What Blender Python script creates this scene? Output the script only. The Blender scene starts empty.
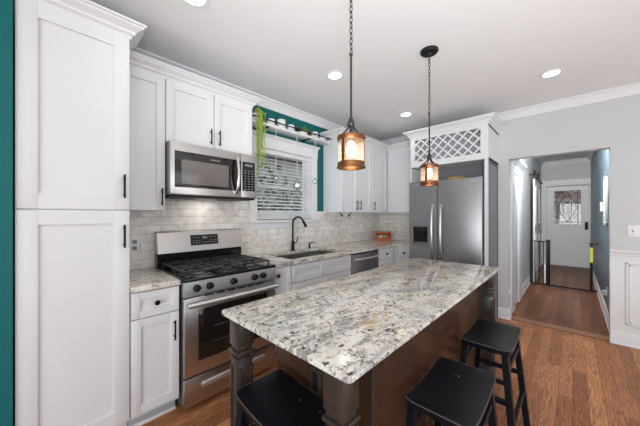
import bpy, bmesh, math, random
from math import sin, cos, pi, radians, atan2, sqrt
from mathutils import Vector, Matrix
random.seed(7)
S = bpy.context.scene
C = S.collection

# ------------------------------------------------------------------ camera
H = 1.355
cam = bpy.data.cameras.new('camera'); cam.sensor_width = 36; cam.lens = 266 / 640 * 36
cam.shift_y = 1.5 / 640; cam.clip_start = 0.05; cam.clip_end = 200
co = bpy.data.objects.new('camera', cam); C.objects.link(co)
co.location = (0, 0, H); co.rotation_euler = (pi / 2, 0, atan2(253, 266))
S.camera = co
# ------------------------------------------------------------------ exposure, world, daylight
S.view_settings.view_transform = 'Standard'; S.view_settings.look = 'None'
S.view_settings.gamma = 1; S.view_settings.use_curve_mapping = False
S.view_settings.exposure = 0.05
w = bpy.data.worlds.new('world'); S.world = w; w.use_nodes = True
bg = w.node_tree.nodes['Background']; bg.inputs[0].default_value = (0.80, 0.88, 1.0, 1); bg.inputs[1].default_value = 1.3

def area(name, loc, rot, sx, sy, power, col=(1, 1, 1), spread=180):
    l = bpy.data.lights.new(name, 'AREA'); l.shape = 'RECTANGLE'; l.size = sx; l.size_y = sy
    l.energy = power; l.color = col; l.spread = radians(spread)
    o = bpy.data.objects.new(name, l); C.objects.link(o); o.location = loc; o.rotation_euler = rot
    return o
# daylight through the big windows of the open room behind and to the right of the camera
area('daylight_rear', (1.4, -3.40, 1.2), (radians(-122), 0, pi), 4.0, 1.9, 150, (0.95, 0.98, 1.0))
area('daylight_right', (3.48, 0.6, 1.2), (0, radians(122), 0), 1.9, 3.4, 24, (0.985, 0.99, 1.0))
# unseen fill lights added to brighten the kitchen ceiling and the hall
def fill_spot(loc, target, power, angle, size):
    l = bpy.data.lights.new('ceiling_fill', 'SPOT'); l.energy = power; l.color = (0.955, 0.98, 1.0); l.spot_size = radians(angle); l.spot_blend = 1.0; l.shadow_soft_size = size
    o = bpy.data.objects.new('ceiling_fill', l); C.objects.link(o); o.location = loc
    o.rotation_euler = (Vector(target) - Vector(loc)).to_track_quat('-Z', 'Y').to_euler()
fill_spot((0.45, -0.35, 1.15), (-0.9, 1.5, 2.67), 225, 80, 0.3)
area('ceiling_fill', (1.9, 2.0, 0.3), (pi, 0, 0), 2.0, 2.0, 34, (0.975, 0.985, 1.0))  # added up-facing fill for the ceiling, out of view
area('hall_fill', (-0.15, 4.55, 2.5), (radians(-97), 0, pi), 0.5, 0.3, 66, (1.0, 0.99, 0.98))  # added light without a fixture, hidden above the opening to lift the hall
CEIL = 2.67
def downlight(x, y, power, col=(1, 0.97, 0.93)):
    l = bpy.data.lights.new('can_bulb', 'SPOT'); l.energy = power; l.color = col
    l.spot_size = radians(150); l.spot_blend = 1.0; l.shadow_soft_size = 0.07
    o = bpy.data.objects.new('can_bulb', l); C.objects.link(o); o.location = (x, y, CEIL - 0.03)
CANS = [(-1.63, 1.92), (-0.147, 3.28), (-1.59, 3.31), (-1.66, 0.64), (-0.15, 1.0), (0.9, 2.2), (0.4, -1.5), (2.2, -0.5)]
for x, y in CANS: downlight(x, y, 3.5)

# ------------------------------------------------------------------ materials
def mat(name, col, rough=0.5, metal=0.0, spec=0.5, emit=None, es=1.0, coat=0.0, trans=0.0, ior=1.45):
    m = bpy.data.materials.new(name); m.use_nodes = True
    b = m.node_tree.nodes['Principled BSDF']
    b.inputs['Base Color'].default_value = (*col, 1); b.inputs['Roughness'].default_value = rough
    b.inputs['Metallic'].default_value = metal; b.inputs['Specular IOR Level'].default_value = spec
    b.inputs['Coat Weight'].default_value = coat; b.inputs['Transmission Weight'].default_value = trans
    b.inputs['IOR'].default_value = ior
    if emit: b.inputs['Emission Color'].default_value = (*emit, 1); b.inputs['Emission Strength'].default_value = es
    return m
class N:
    def __init__(s, m): s.t = m.node_tree; s.b = s.t.nodes['Principled BSDF']
    def n(s, typ, **kw):
        x = s.t.nodes.new(typ)
        for k, v in kw.items():
            if k.startswith('i_'):
                key = k[2:].replace('_', ' '); x.inputs[key].default_value = v
            else: setattr(x, k, v)
        return x
    def l(s, a, b): s.t.links.new(a, b)
    def coords(s, scale=(1, 1, 1), rot=(0, 0, 0)):
        g = s.n('ShaderNodeNewGeometry'); m = s.n('ShaderNodeMapping')
        m.inputs['Scale'].default_value = scale; m.inputs['Rotation'].default_value = rot
        s.l(g.outputs['Position'], m.inputs['Vector']); return m.outputs['Vector']
    def ramp(s, src, stops):
        r = s.n('ShaderNodeValToRGB'); e = r.color_ramp.elements
        while len(e) < len(stops): e.new(0.5)
        for i, (p, c) in enumerate(stops):
            e[i].position = p; e[i].color = (*c, 1) if len(c) == 3 else c
        s.l(src, r.inputs[0]); return r.outputs[0]
    def mix(s, f, a, b, mode='MIX'):
        m = s.n('ShaderNodeMix', data_type='RGBA', blend_type=mode)
        for v, i in ((f, 0), (a, 6), (b, 7)):
            if isinstance(v, (int, float)): m.inputs[i].default_value = v
            elif isinstance(v, tuple): m.inputs[i].default_value = (*v, 1)
            else: s.l(v, m.inputs[i])
        return m.outputs[2]
    def bump(s, h, strength=0.2, dist=0.01):
        b = s.n('ShaderNodeBump'); b.inputs['Strength'].default_value = strength; b.inputs['Distance'].default_value = dist
        s.l(h, b.inputs['Height']); s.l(b.outputs[0], s.b.inputs['Normal'])

M = {}
M['wall'] = mat('wall_paint_grey', (0.60, 0.605, 0.605), 0.6, spec=0.3)
M['ceil'] = mat('ceiling_paint', (0.84, 0.845, 0.85), 0.8, spec=0.1)
M['teal'] = mat('wall_paint_teal', (0.006, 0.13, 0.135), 0.5, spec=0.3)
M['blue'] = mat('wall_paint_slate_blue', (0.13, 0.18, 0.22), 0.4)
M['cab'] = mat('cabinet_white_satin', (0.74, 0.745, 0.755), 0.35, spec=0.4)
M['trim'] = mat('trim_white', (0.78, 0.785, 0.79), 0.4, spec=0.4)
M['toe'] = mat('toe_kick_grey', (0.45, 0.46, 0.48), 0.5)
M['black'] = mat('black_metal', (0.012, 0.012, 0.013), 0.35, 0.6)
M['blackmatte'] = mat('black_matte', (0.011, 0.011, 0.012), 0.5, spec=0.3)
M['enamel'] = mat('black_enamel', (0.008, 0.008, 0.009), 0.12, spec=0.6)
M['iron'] = mat('cast_iron', (0.028, 0.028, 0.030), 0.32, spec=0.8)
M['glassdark'] = mat('oven_glass', (0.012, 0.010, 0.009), 0.06, spec=0.7)
M['mwglass'] = mat('microwave_mesh_window', (0.16, 0.145, 0.14), 0.15, spec=0.7)
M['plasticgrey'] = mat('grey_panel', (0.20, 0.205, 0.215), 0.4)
M['darkgrey'] = mat('dark_grey_trim', (0.06, 0.06, 0.065), 0.45)
M['white'] = mat('white_ceramic', (0.80, 0.80, 0.79), 0.25)
M['plate'] = mat('white_plastic', (0.82, 0.82, 0.82), 0.35)
M['yellow'] = mat('yellow_label', (0.62, 0.60, 0.05), 0.5)
M['lid'] = mat('lamp_diffuser', (0.9, 0.9, 0.9), 0.5, emit=(1, 0.98, 0.95), es=6)
M['bulb'] = mat('warm_bulb', (1, 0.8, 0.5), 0.4, emit=(1, 0.74, 0.45), es=7)
M['letters'] = mat('grey_lettering', (0.55, 0.55, 0.56), 0.4)
M['display'] = mat('display_black', (0.01, 0.01, 0.012), 0.15)
M['icon'] = mat('panel_print', (0.22, 0.22, 0.23), 0.5)
M['leaf'] = mat('leaf_green', (0.12, 0.24, 0.03), 0.5)
M['leafpale'] = mat('pale_trailing_leaf', (0.50, 0.66, 0.13), 0.5)
M['leafgrey'] = mat('muted_outdoor_leaf', (0.20, 0.25, 0.16), 0.6)
M['leafpink'] = mat('reddish_tree', (0.30, 0.14, 0.12), 0.6)
M['bark'] = mat('bark', (0.10, 0.07, 0.05), 0.8)
M['soil'] = mat('soil', (0.03, 0.02, 0.015), 0.9)
M['rackwood'] = mat('orange_wood', (0.50, 0.11, 0.02), 0.35)
M['jar'] = mat('jar_contents', (0.55, 0.42, 0.22), 0.25)
M['wicker'] = mat('wicker', (0.50, 0.33, 0.12), 0.7)
M['cord'] = mat('white_cord', (0.8, 0.8, 0.78), 0.6)
M['grass'] = mat('lawn', (0.10, 0.17, 0.04), 0.9)
M['brick'] = mat('far_siding', (0.50, 0.45, 0.42), 0.8)
M['roof'] = mat('far_roof', (0.20, 0.19, 0.19), 0.8)
M['bronze'] = mat('aged_copper', (0.20, 0.085, 0.035), 0.38, 0.85)
M['rust'] = mat('dark_bronze_chain', (0.055, 0.045, 0.04), 0.45, 0.7)

# stainless
def steel(name, col=(0.62, 0.615, 0.61), rough=0.27, axis='Z'):
    m = mat(name, col, rough, 1.0); q = N(m)
    sc = {'Z': (4, 4, 260), 'H': (60, 60, 4)}[axis]
    v = q.coords(sc); n = q.n('ShaderNodeTexNoise', i_Scale=1.0, i_Detail=3.0); q.l(v, n.inputs['Vector'])
    r = q.ramp(n.outputs[0], [(0.3, (rough - .006,) * 3), (0.7, (rough + .006,) * 3)]); q.l(r, m.node_tree.nodes['Principled BSDF'].inputs['Roughness'])
    return m
M['steel'] = steel('stainless_steel', (0.56, 0.55, 0.54), 0.3); M['steelfridge'] = steel('stainless_steel_refrigerator', (0.36, 0.36, 0.365), 0.38); M['steeldark'] = steel('stainless_steel_dark', (0.26, 0.255, 0.25), 0.34)
M['steellight'] = mat('satin_handle_steel', (0.72, 0.72, 0.72), 0.38, 0.9); M['sinksteel'] = mat('satin_sink_steel', (0.30, 0.30, 0.305), 0.4, 0.9)
M['chrome'] = mat('bright_handle', (0.66, 0.66, 0.66), 0.24, 1.0)

# wood floor: planks along Y
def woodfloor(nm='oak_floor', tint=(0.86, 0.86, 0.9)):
    m = mat(nm, (0.2, 0.08, 0.04), 0.3, spec=0.2); q = N(m)
    v = q.coords((1, 1, 1), (0, 0, radians(90)))
    br = q.n('ShaderNodeTexBrick', offset=0.37, offset_frequency=2); q.l(v, br.inputs['Vector'])
    br.inputs['Scale'].default_value = 1; br.inputs['Brick Width'].default_value = 1.35; br.inputs['Row Height'].default_value = 0.083
    br.inputs['Mortar Size'].default_value = 0.0009; br.inputs['Mortar Smooth'].default_value = 0.3
    br.inputs['Color1'].default_value = (0, 0, 0, 1); br.inputs['Color2'].default_value = (1, 1, 1, 1); br.inputs['Mortar'].default_value = (0.5, 0.5, 0.5, 1)
    base = q.ramp(br.outputs['Color'], [(0, (0.21, 0.095, 0.045)), (0.35, (0.31, 0.145, 0.070)), (0.7, (0.25, 0.118, 0.060)), (1, (0.42, 0.215, 0.105))])
    # cathedral grain
    off = q.n('ShaderNodeVectorMath', operation='MULTIPLY_ADD'); g = q.coords((1, 1, 1))
    q.l(br.outputs['Color'], off.inputs[0]); off.inputs[1].default_value = (3, 9, 0); q.l(g, off.inputs[2])
    mp = q.n('ShaderNodeMapping'); mp.inputs['Scale'].default_value = (13, 0.62, 1); q.l(off.outputs[0], mp.inputs['Vector'])
    n1 = q.n('ShaderNodeTexNoise', i_Scale=1.6, i_Detail=2.5, i_Distortion=0.15); q.l(mp.outputs[0], n1.inputs['Vector'])
    mt = q.n('ShaderNodeMath', operation='MULTIPLY'); q.l(n1.outputs[0], mt.inputs[0]); mt.inputs[1].default_value = 17
    fr = q.n('ShaderNodeMath', operation='PINGPONG'); q.l(mt.outputs[0], fr.inputs[0]); fr.inputs[1].default_value = 0.5
    grain = q.ramp(fr.outputs[0], [(0.0, (0.22, 0.20, 0.20)), (0.10, (0.5, 0.5, 0.5)), (0.22, (0.95, 0.95, 0.95)), (0.5, (1.2, 1.2, 1.2))])
    c = q.mix(0.62, base, grain, 'MULTIPLY')
    mp2 = q.n('ShaderNodeMapping'); mp2.inputs['Scale'].default_value = (160, 5, 1); q.l(off.outputs[0], mp2.inputs['Vector'])
    n2 = q.n('ShaderNodeTexNoise', i_Scale=1.0, i_Detail=3.0); q.l(mp2.outputs[0], n2.inputs['Vector'])
    f2 = q.ramp(n2.outputs[0], [(0.35, (0.55, 0.55, 0.55)), (0.65, (1.25, 1.25, 1.25))])
    c = q.mix(0.55, c, f2, 'MULTIPLY')
    # large warm / worn zones
    v3 = q.coords((0.9, 0.6, 1)); n3 = q.n('ShaderNodeTexNoise', i_Scale=1.0, i_Detail=2.0); q.l(v3, n3.inputs['Vector'])
    f3 = q.ramp(n3.outputs[0], [(0.35, (1.35, 1.15, 1.0)), (0.65, (1.9, 1.7, 1.5))]); c = q.mix(1.0, c, f3, 'MULTIPLY')
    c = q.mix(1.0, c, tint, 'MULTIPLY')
    c = q.mix(br.outputs['Fac'], c, (0.02, 0.01, 0.006))
    q.l(c, q.b.inputs['Base Color'])
    q.bump(br.outputs['Fac'], -0.25, 0.002)
    rr = q.ramp(n2.outputs[0], [(0.3, (0.34,) * 3), (0.7, (0.5,) * 3)]); q.l(rr, q.b.inputs['Roughness'])
    return m
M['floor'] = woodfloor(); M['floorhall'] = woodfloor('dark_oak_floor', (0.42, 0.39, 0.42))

def granite():
    m = mat('granite', (0.6, 0.58, 0.54), 0.13, spec=0.5); q = N(m)
    v = q.coords((1, 1, 1))
    vs = q.coords((1.5, 0.62, 1), (0, 0, radians(-22)))
    def noise(scale, det=4, rough=0.6, dist=0.0, vec=v, w=0):
        n = q.n('ShaderNodeTexNoise', i_Scale=scale, i_Detail=float(det), i_Roughness=rough, i_Distortion=dist); q.l(vec, n.inputs['Vector']); return n.outputs[0]
    big = noise(3.4, 4, 0.6, 0.8, vs)
    c = q.ramp(big, [(0.34, (0.50, 0.49, 0.47)), (0.44, (0.74, 0.72, 0.66)), (0.54, (0.82, 0.77, 0.66)), (0.64, (0.80, 0.78, 0.74))])
    # grey veils
    mid = noise(19, 5, 0.7, 0.5, vs)
    fm = q.ramp(mid, [(0.45, (0, 0, 0)), (0.56, (1, 1, 1))])
    gate = q.ramp(noise(4.2, 4, 0.6, 1.2, vs), [(0.44, (0.08,) * 3), (0.58, (0.95,) * 3)])
    fg = q.mix(1.0, fm, gate, 'MULTIPLY')
    c = q.mix(fg, c, (0.29, 0.275, 0.265))
    # tan patches
    tan = q.ramp(noise(7.5, 4, 0.6, 0.6), [(0.585, (0, 0, 0)), (0.66, (0.75,) * 3)])
    c = q.mix(tan, c, (0.52, 0.37, 0.19))
    # pale crystals
    cr = q.ramp(noise(60, 3, 0.6), [(0.55, (0, 0, 0)), (0.66, (0.6,) * 3)])
    c = q.mix(cr, c, (0.84, 0.82, 0.78))
    # dark specks, clustered
    sp = q.ramp(noise(58, 4, 0.66, 0.3), [(0.54, (0, 0, 0)), (0.60, (1, 1, 1))])
    gate2 = q.ramp(noise(9, 4, 0.65, 0.8, vs), [(0.42, (0.15,) * 3), (0.56, (1, 1, 1))])
    fs = q.mix(1.0, sp, gate2, 'MULTIPLY'); c = q.mix(fs, c, (0.035, 0.032, 0.032))
    bl = q.ramp(noise(26, 5, 0.75, 0.4), [(0.595, (0, 0, 0)), (0.64, (0.95,) * 3)])
    c = q.mix(bl, c, (0.10, 0.085, 0.075))
    q.l(c, q.b.inputs['Base Color']); return m
M['granite'] = granite()

def tile(name, along):
    m = mat(name, (0.5, 0.48, 0.45), 0.25, spec=0.5); q = N(m)
    g = q.n('ShaderNodeNewGeometry'); sx = q.n('ShaderNodeSeparateXYZ'); cx = q.n('ShaderNodeCombineXYZ')
    q.l(g.outputs['Position'], sx.inputs[0]); q.l(sx.outputs[along], cx.inputs[0]); q.l(sx.outputs[2], cx.inputs[1])
    a = q.n('ShaderNodeVectorMath', operation='ADD'); a.inputs[1].default_value = (0.02, 0.003, 0); q.l(cx.outputs[0], a.inputs[0])
    br = q.n('ShaderNodeTexBrick', offset=0.5); q.l(a.outputs[0], br.inputs['Vector'])
    br.inputs['Scale'].default_value = 1; br.inputs['Brick Width'].default_value = 0.146; br.inputs['Row Height'].default_value = 0.0705
    br.inputs['Mortar Size'].default_value = 0.0018; br.inputs['Mortar Smooth'].default_value = 0.2
    br.inputs['Color1'].default_value = (0.76, 0.72, 0.66, 1); br.inputs['Color2'].default_value = (0.88, 0.865, 0.83, 1)
    br.inputs['Mortar'].default_value = (0.50, 0.46, 0.41, 1)
    n = q.n('ShaderNodeTexNoise', i_Scale=14.0, i_Detail=4.0); q.l(cx.outputs[0], n.inputs['Vector'])
    f = q.ramp(n.outputs[0], [(0.35, (0.84, 0.82, 0.79)), (0.62, (1.08, 1.08, 1.08))])
    q.l(q.mix(0.8, br.outputs['Color'], f, 'MULTIPLY'), q.b.inputs['Base Color'])
    q.bump(br.outputs['Fac'], -0.35, 0.003)
    return m
M['tileL'] = tile('subway_tile_left', 1); M['tileB'] = tile('subway_tile_back', 0)

def wood(name, c1, c2, rough=0.35, sc=(30, 30, 3)):
    m = mat(name, c1, rough); q = N(m); tc = q.n('ShaderNodeTexCoord'); mp = q.n('ShaderNodeMapping'); mp.inputs['Scale'].default_value = sc
    q.l(tc.outputs['Object'], mp.inputs['Vector']); n = q.n('ShaderNodeTexNoise', i_Scale=1.0, i_Detail=4.0); q.l(mp.outputs[0], n.inputs['Vector'])
    q.l(q.ramp(n.outputs[0], [(0.3, c1), (0.7, c2)]), q.b.inputs['Base Color']); return m
M['leg'] = wood('espresso_stained_wood', (0.038, 0.029, 0.024), (0.062, 0.048, 0.042), 0.28)
M['panel'] = wood('brown_stained_panel', (0.050, 0.024, 0.014), (0.075, 0.037, 0.022), 0.25, (3, 1, 1))
M['stool'] = mat('stool_black_paint', (0.007, 0.008, 0.012), 0.33, spec=0.22)
def wornblack():
    q = N(M['stool']); v = q.coords((1, 1, 1)); n = q.n('ShaderNodeTexNoise', i_Scale=48.0, i_Detail=2.0); q.l(v, n.inputs['Vector'])
    f = q.ramp(n.outputs[0], [(0.755, (0, 0, 0)), (0.77, (1, 1, 1))]); q.l(q.mix(f, (0.007, 0.008, 0.012), (0.35, 0.33, 0.32)), q.b.inputs['Base Color'])
wornblack()
M['wornedge'] = mat('worn_edge', (0.10, 0.085, 0.08), 0.5)
def clearglass(name, tint=(1, 1, 1), mixf=0.96, rough=0.0):
    m = bpy.data.materials.new(name); m.use_nodes = True; t = m.node_tree; t.nodes.clear()
    o = t.nodes.new('ShaderNodeOutputMaterial'); mx = t.nodes.new('ShaderNodeMixShader'); a = t.nodes.new('ShaderNodeBsdfTransparent'); g = t.nodes.new('ShaderNodeBsdfGlossy')
    a.inputs[0].default_value = (*tint, 1); g.inputs[1].default_value = rough; mx.inputs[0].default_value = 1 - mixf
    t.links.new(a.outputs[0], mx.inputs[1]); t.links.new(g.outputs[0], mx.inputs[2]); t.links.new(mx.outputs[0], o.inputs[0]); return m
M['glass'] = clearglass('window_glass')
def seeded():
    m = bpy.data.materials.new('amber_seeded_glass'); m.use_nodes = True; t = m.node_tree; t.nodes.clear()
    o = t.nodes.new('ShaderNodeOutputMaterial'); mx = t.nodes.new('ShaderNodeMixShader'); a = t.nodes.new('ShaderNodeBsdfTransparent'); g = t.nodes.new('ShaderNodeBsdfTranslucent')
    n = t.nodes.new('ShaderNodeTexNoise'); n.inputs['Scale'].default_value = 30; r = t.nodes.new('ShaderNodeValToRGB')
    r.color_ramp.elements[0].color = (0.12,) * 3 + (1,); r.color_ramp.elements[1].color = (0.45,) * 3 + (1,)
    a.inputs[0].default_value = (1, 0.93, 0.89, 1); g.inputs[0].default_value = (0.95, 0.86, 0.80, 1)
    t.links.new(n.outputs[0], r.inputs[0]); t.links.new(r.outputs[0], mx.inputs[0]); t.links.new(a.outputs[0], mx.inputs[1]); t.links.new(g.outputs[0], mx.inputs[2]); t.links.new(mx.outputs[0], o.inputs[0]); return m
M['amber'] = seeded()
M['hangglass'] = clearglass('hanging_glass', (0.93, 0.96, 0.94), 0.55)

# ------------------------------------------------------------------ mesh helpers
class MB:
    def __init__(s): s.b = bmesh.new()
    def _new(s, vs, fs):
        v = [s.b.verts.new(p) for p in vs]
        for f in fs: s.b.faces.new([v[i] for i in f])
        return v
    def box(s, x0, x1, y0, y1, z0, z1, bv=0.0):
        if x0 > x1: x0, x1 = x1, x0
        if y0 > y1: y0, y1 = y1, y0
        if z0 > z1: z0, z1 = z1, z0
        t = bmesh.new(); bmesh.ops.create_cube(t, size=1)
        for v in t.verts: v.co = Vector(((x0 + x1) / 2 + v.co.x * (x1 - x0), (y0 + y1) / 2 + v.co.y * (y1 - y0), (z0 + z1) / 2 + v.co.z * (z1 - z0)))
        if bv: bmesh.ops.bevel(t, geom=list(t.edges), offset=bv, segments=2, affect='EDGES', profile=0.5)
        s.merge(t); return s
    def merge(s, t, mtx=None):
        if mtx: bmesh.ops.transform(t, matrix=mtx, verts=t.verts)
        me = bpy.data.meshes.new('tmp'); t.to_mesh(me); t.free(); s.b.from_mesh(me); bpy.data.meshes.remove(me)
    def obox(s, c, ax, ay, az, hx, hy, hz, bv=0.0):     # oriented box
        t = bmesh.new(); bmesh.ops.create_cube(t, size=2)
        for v in t.verts: v.co = Vector((v.co.x * hx, v.co.y * hy, v.co.z * hz))
        if bv: bmesh.ops.bevel(t, geom=list(t.edges), offset=bv, segments=1, affect='EDGES')
        c = Vector(c); ax, ay, az = Vector(ax), Vector(ay), Vector(az)
        for v in t.verts: v.co = c + ax * v.co.x + ay * v.co.y + az * v.co.z
        s.merge(t); return s
    def bar(s, p0, p1, w, d=None, side=(0, 0, 1), bv=0.0):   # rectangular bar p0->p1
        p0, p1 = Vector(p0), Vector(p1); a = (p1 - p0).normalized(); sd = Vector(side)
        if abs(a.dot(sd)) > .98: sd = Vector((1, 0, 0))
        b = a.cross(sd).normalized(); c = b.cross(a).normalized()
        return s.obox((p0 + p1) / 2, b, c, a, w / 2, (d or w) / 2, (p1 - p0).length / 2, bv)
    def tube(s, pts, r, seg=8, closed=False, caps=True):
        pts = [Vector(p) for p in pts]; n = len(pts); rings = []; up = None
        for i, p in enumerate(pts):
            if closed: t = (pts[(i + 1) % n] - pts[i - 1]).normalized()
            else: t = (pts[min(i + 1, n - 1)] - pts[max(i - 1, 0)]).normalized()
            if up is None: up = t.orthogonal().normalized()
            up = (up - t * up.dot(t)).normalized(); b = t.cross(up)
            rr = r[i] if isinstance(r, (list, tuple)) else r
            rings.append([s.b.verts.new(p + (up * cos(2 * pi * k / seg) + b * sin(2 * pi * k / seg)) * rr) for k in range(seg)])
        for i in range(n if closed else n - 1):
            A, B = rings[i], rings[(i + 1) % n]
            for k in range(seg): s.b.faces.new([A[k], A[(k + 1) % seg], B[(k + 1) % seg], B[k]])
        if caps and not closed: s.b.faces.new(rings[0][::-1]); s.b.faces.new(rings[-1])
        return s
    def cyl(s, p0, p1, r, seg=20): return s.tube([p0, p1], r, seg)
    def lathe(s, prof, c=(0, 0, 0), seg=28, axis=(0, 0, 1)):   # prof: (radius, height)
        q = Vector((0, 0, 1)).rotation_difference(Vector(axis)); c = Vector(c); rings = []
        for r, h in prof:
            if r < 1e-6: rings.append([s.b.verts.new(c + q @ Vector((0, 0, h)))])
            else: rings.append([s.b.verts.new(c + q @ Vector((r * cos(2 * pi * k / seg), r * sin(2 * pi * k / seg), h))) for k in range(seg)])
        for A, B in zip(rings, rings[1:]):
            for k in range(seg):
                k2 = (k + 1) % seg
                if len(A) == 1 and len(B) == 1: continue
                if len(A) == 1: s.b.faces.new([A[0], B[k2], B[k]])
                elif len(B) == 1: s.b.faces.new([A[k], A[k2], B[0]])
                else: s.b.faces.new([A[k], A[k2], B[k2], B[k]])
        return s
    def sweep(s, prof, path):       # prof (out, z) closed polygon; path xy points; out = right-hand side
        P = [Vector((p[0], p[1])) for p in path]; n = len(P); rings = []
        for i in range(n):
            d0 = (P[i] - P[i - 1]).normalized() if i else None; d1 = (P[i + 1] - P[i]).normalized() if i < n - 1 else None
            if d0 is None: d0 = d1
            if d1 is None: d1 = d0
            n0 = Vector((d0.y, -d0.x)); n1 = Vector((d1.y, -d1.x)); m = (n0 + n1); m = m / (m.dot(n0))
            rings.append([s.b.verts.new((P[i].x + m.x * o, P[i].y + m.y * o, z)) for o, z in prof])
        k = len(prof)
        for A, B in zip(rings, rings[1:]):
            for j in range(k): s.b.faces.new([A[j], A[(j + 1) % k], B[(j + 1) % k], B[j]])
        s.b.faces.new(rings[0][::-1]); s.b.faces.new(rings[-1]); return s
    def prism(s, poly, d):          # poly: list of 3D points, d: extrude vector
        d = Vector(d); a = [s.b.verts.new(p) for p in poly]; b = [s.b.verts.new(Vector(p) + d) for p in poly]; n = len(poly)
        for i in range(n): s.b.faces.new([a[i], a[(i + 1) % n], b[(i + 1) % n], b[i]])
        s.b.faces.new(a[::-1]); s.b.faces.new(b); return s
    def ball(s, c, r, sub=2, scale=(1, 1, 1)):
        t = bmesh.new(); bmesh.ops.create_icosphere(t, subdivisions=sub, radius=r)
        for v in t.verts: v.co = Vector((c[0] + v.co.x * scale[0], c[1] + v.co.y * scale[1], c[2] + v.co.z * scale[2]))
        s.merge(t); return s
    def build(s, name, m, parent=None, org=(0, 0, 0), label=None, smooth=30):
        bmesh.ops.recalc_face_normals(s.b, faces=s.b.faces)
        for v in s.b.verts: v.co -= Vector(org)
        me = bpy.data.meshes.new(name); s.b.to_mesh(me); s.b.free()
        me.materials.append(m if not isinstance(m, str) else M[m])
        if smooth:
            me.shade_smooth(); me.set_sharp_from_angle(angle=radians(smooth))
        o = bpy.data.objects.new(name, me); C.objects.link(o)
        if parent is not None: o.parent = parent
        if label: o['label'] = label
        return o

class Thing:
    def __init__(s, name, label, cat, loc, group=None):
        o = bpy.data.objects.new(name, None); C.objects.link(o); o.location = loc; o.empty_display_size = 0.1
        o['label'] = label; o['category'] = cat
        if group: o['group'] = group
        s.o = o; s.loc = Vector(loc)
    def part(s, name, mb, m, parent=None, label=None, smooth=30):
        return mb.build(name, m, parent or s.o, s.loc, label, smooth)
def tag(o, label, cat, group=None):
    o['label'] = label; o['category'] = cat
    if group: o['group'] = group
    return o
def single(name, mb, m, label, cat, group=None, smooth=30, loc=(0, 0, 0)):
    o = mb.build(name, m, None, loc, None, smooth); o.location = loc; return tag(o, label, cat, group)
def struct(name, mb, m, smooth=0, parent=None):
    o = mb.build(name, m, parent, (0, 0, 0), None, smooth)
    if parent is None: o['kind'] = 'structure'
    return o
def copy_tree(o, parent=None, **kw):
    c = o.copy(); C.objects.link(c)
    if parent is not None: c.parent = parent
    for ch in list(o.children): copy_tree(ch, c)
    return c

# frames: facing 'X' (front looks +X at plane p, u = y) or 'Y' (front looks -Y at plane p, u = x)
def fbox(mb, face, p, u0, u1, z0, z1, w0, w1, bv=0.0):
    if face == 'X': return mb.box(p + w0, p + w1, u0, u1, z0, z1, bv)
    return mb.box(u0, u1, p - w0, p - w1, z0, z1, bv)
def fpt(face, p, u, z, w): return (p + w, u, z) if face == 'X' else (u, p - w, z)
def shaker(face, p, u0, u1, z0, z1, rail=0.057, th=0.02, rec=0.012):
    mb = MB(); rr = min(rail, (z1 - z0) * .3)
    fbox(mb, face, p, u0, u0 + rail, z0, z1, 0, th, .0012); fbox(mb, face, p, u1 - rail, u1, z0, z1, 0, th, .0012)
    fbox(mb, face, p, u0 + rail, u1 - rail, z0, z0 + rr, 0, th); fbox(mb, face, p, u0 + rail, u1 - rail, z1 - rr, z1, 0, th)
    fbox(mb, face, p, u0 + rail - .002, u1 - rail + .002, z0 + rr - .002, z1 - rr + .002, 0.002, th - rec)
    return mb
def pull(face, p, u, z0, z1, r=0.006):
    mb = MB(); mb.tube([fpt(face, p, u, z0, .032), fpt(face, p, u, z1, .032)], r, 10)
    for z in (z0 + .02, z1 - .02): mb.cyl(fpt(face, p, u, z, 0), fpt(face, p, u, z, .032), r * .8, 8)
    return mb
def knob(face, p, u, z, r=0.016):
    ax = (1, 0, 0) if face == 'X' else (0, -1, 0)
    return MB().lathe([(0, 0), (r * .55, 0), (r * .4, .008), (r * .5, .012), (r, .017), (r, .024), (r * .7, .029), (0, .030)], fpt(face, p, u, z, 0), 16, ax)

CROWN = [(0, 0), (.012, 0), (.014, .018), (.03, .03), (.034, .045), (.068, .068), (.072, .078), (.082, .08), (.082, .095), (0, .095)]
def crown(z, sc=1.0): return [(o * sc, z + h * sc) for o, h in CROWN]

WX = -2.56; WY = 4.17; WK = 4.27          # left wall plane, doorway / fridge wall plane
# ================================================================== STRUCTURE
struct('floor', MB().box(-2.75, 3.7, -3.6, 4.30, -.05, 0), 'floor')
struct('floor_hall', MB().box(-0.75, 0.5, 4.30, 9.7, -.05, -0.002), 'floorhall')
struct('ceiling', MB().box(-2.75, 3.7, -3.6, 4.29, CEIL, CEIL + .1), 'ceil')
struct('ceiling_hall', MB().box(-0.75, 0.45, 4.29, 9.7, 2.78, 2.86), 'ceil')
# left wall with a window opening
wy0, wy1, wz0, wz1 = 1.66, 2.515, 1.30, 2.12
mb = MB(); mb.box(WX - .15, WX, -0.098, wy0, 0, CEIL); mb.box(WX - .15, WX, wy1, WK, 0, CEIL)
mb.box(WX - .15, WX, wy0, wy1, 0, wz0); mb.box(WX - .15, WX, wy0, wy1, wz1, CEIL)
struct('wall_left', mb, 'teal')
mb = MB(); mb.box(WX - .15, -1.955, -3.6, -0.098, 0, CEIL); struct('wall_left_near', mb, 'teal')
mb = MB(); mb.box(-1.955, -1.925, -0.2, -0.090, 0, CEIL, .002); struct('trim_1', mb, 'teal')
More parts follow.
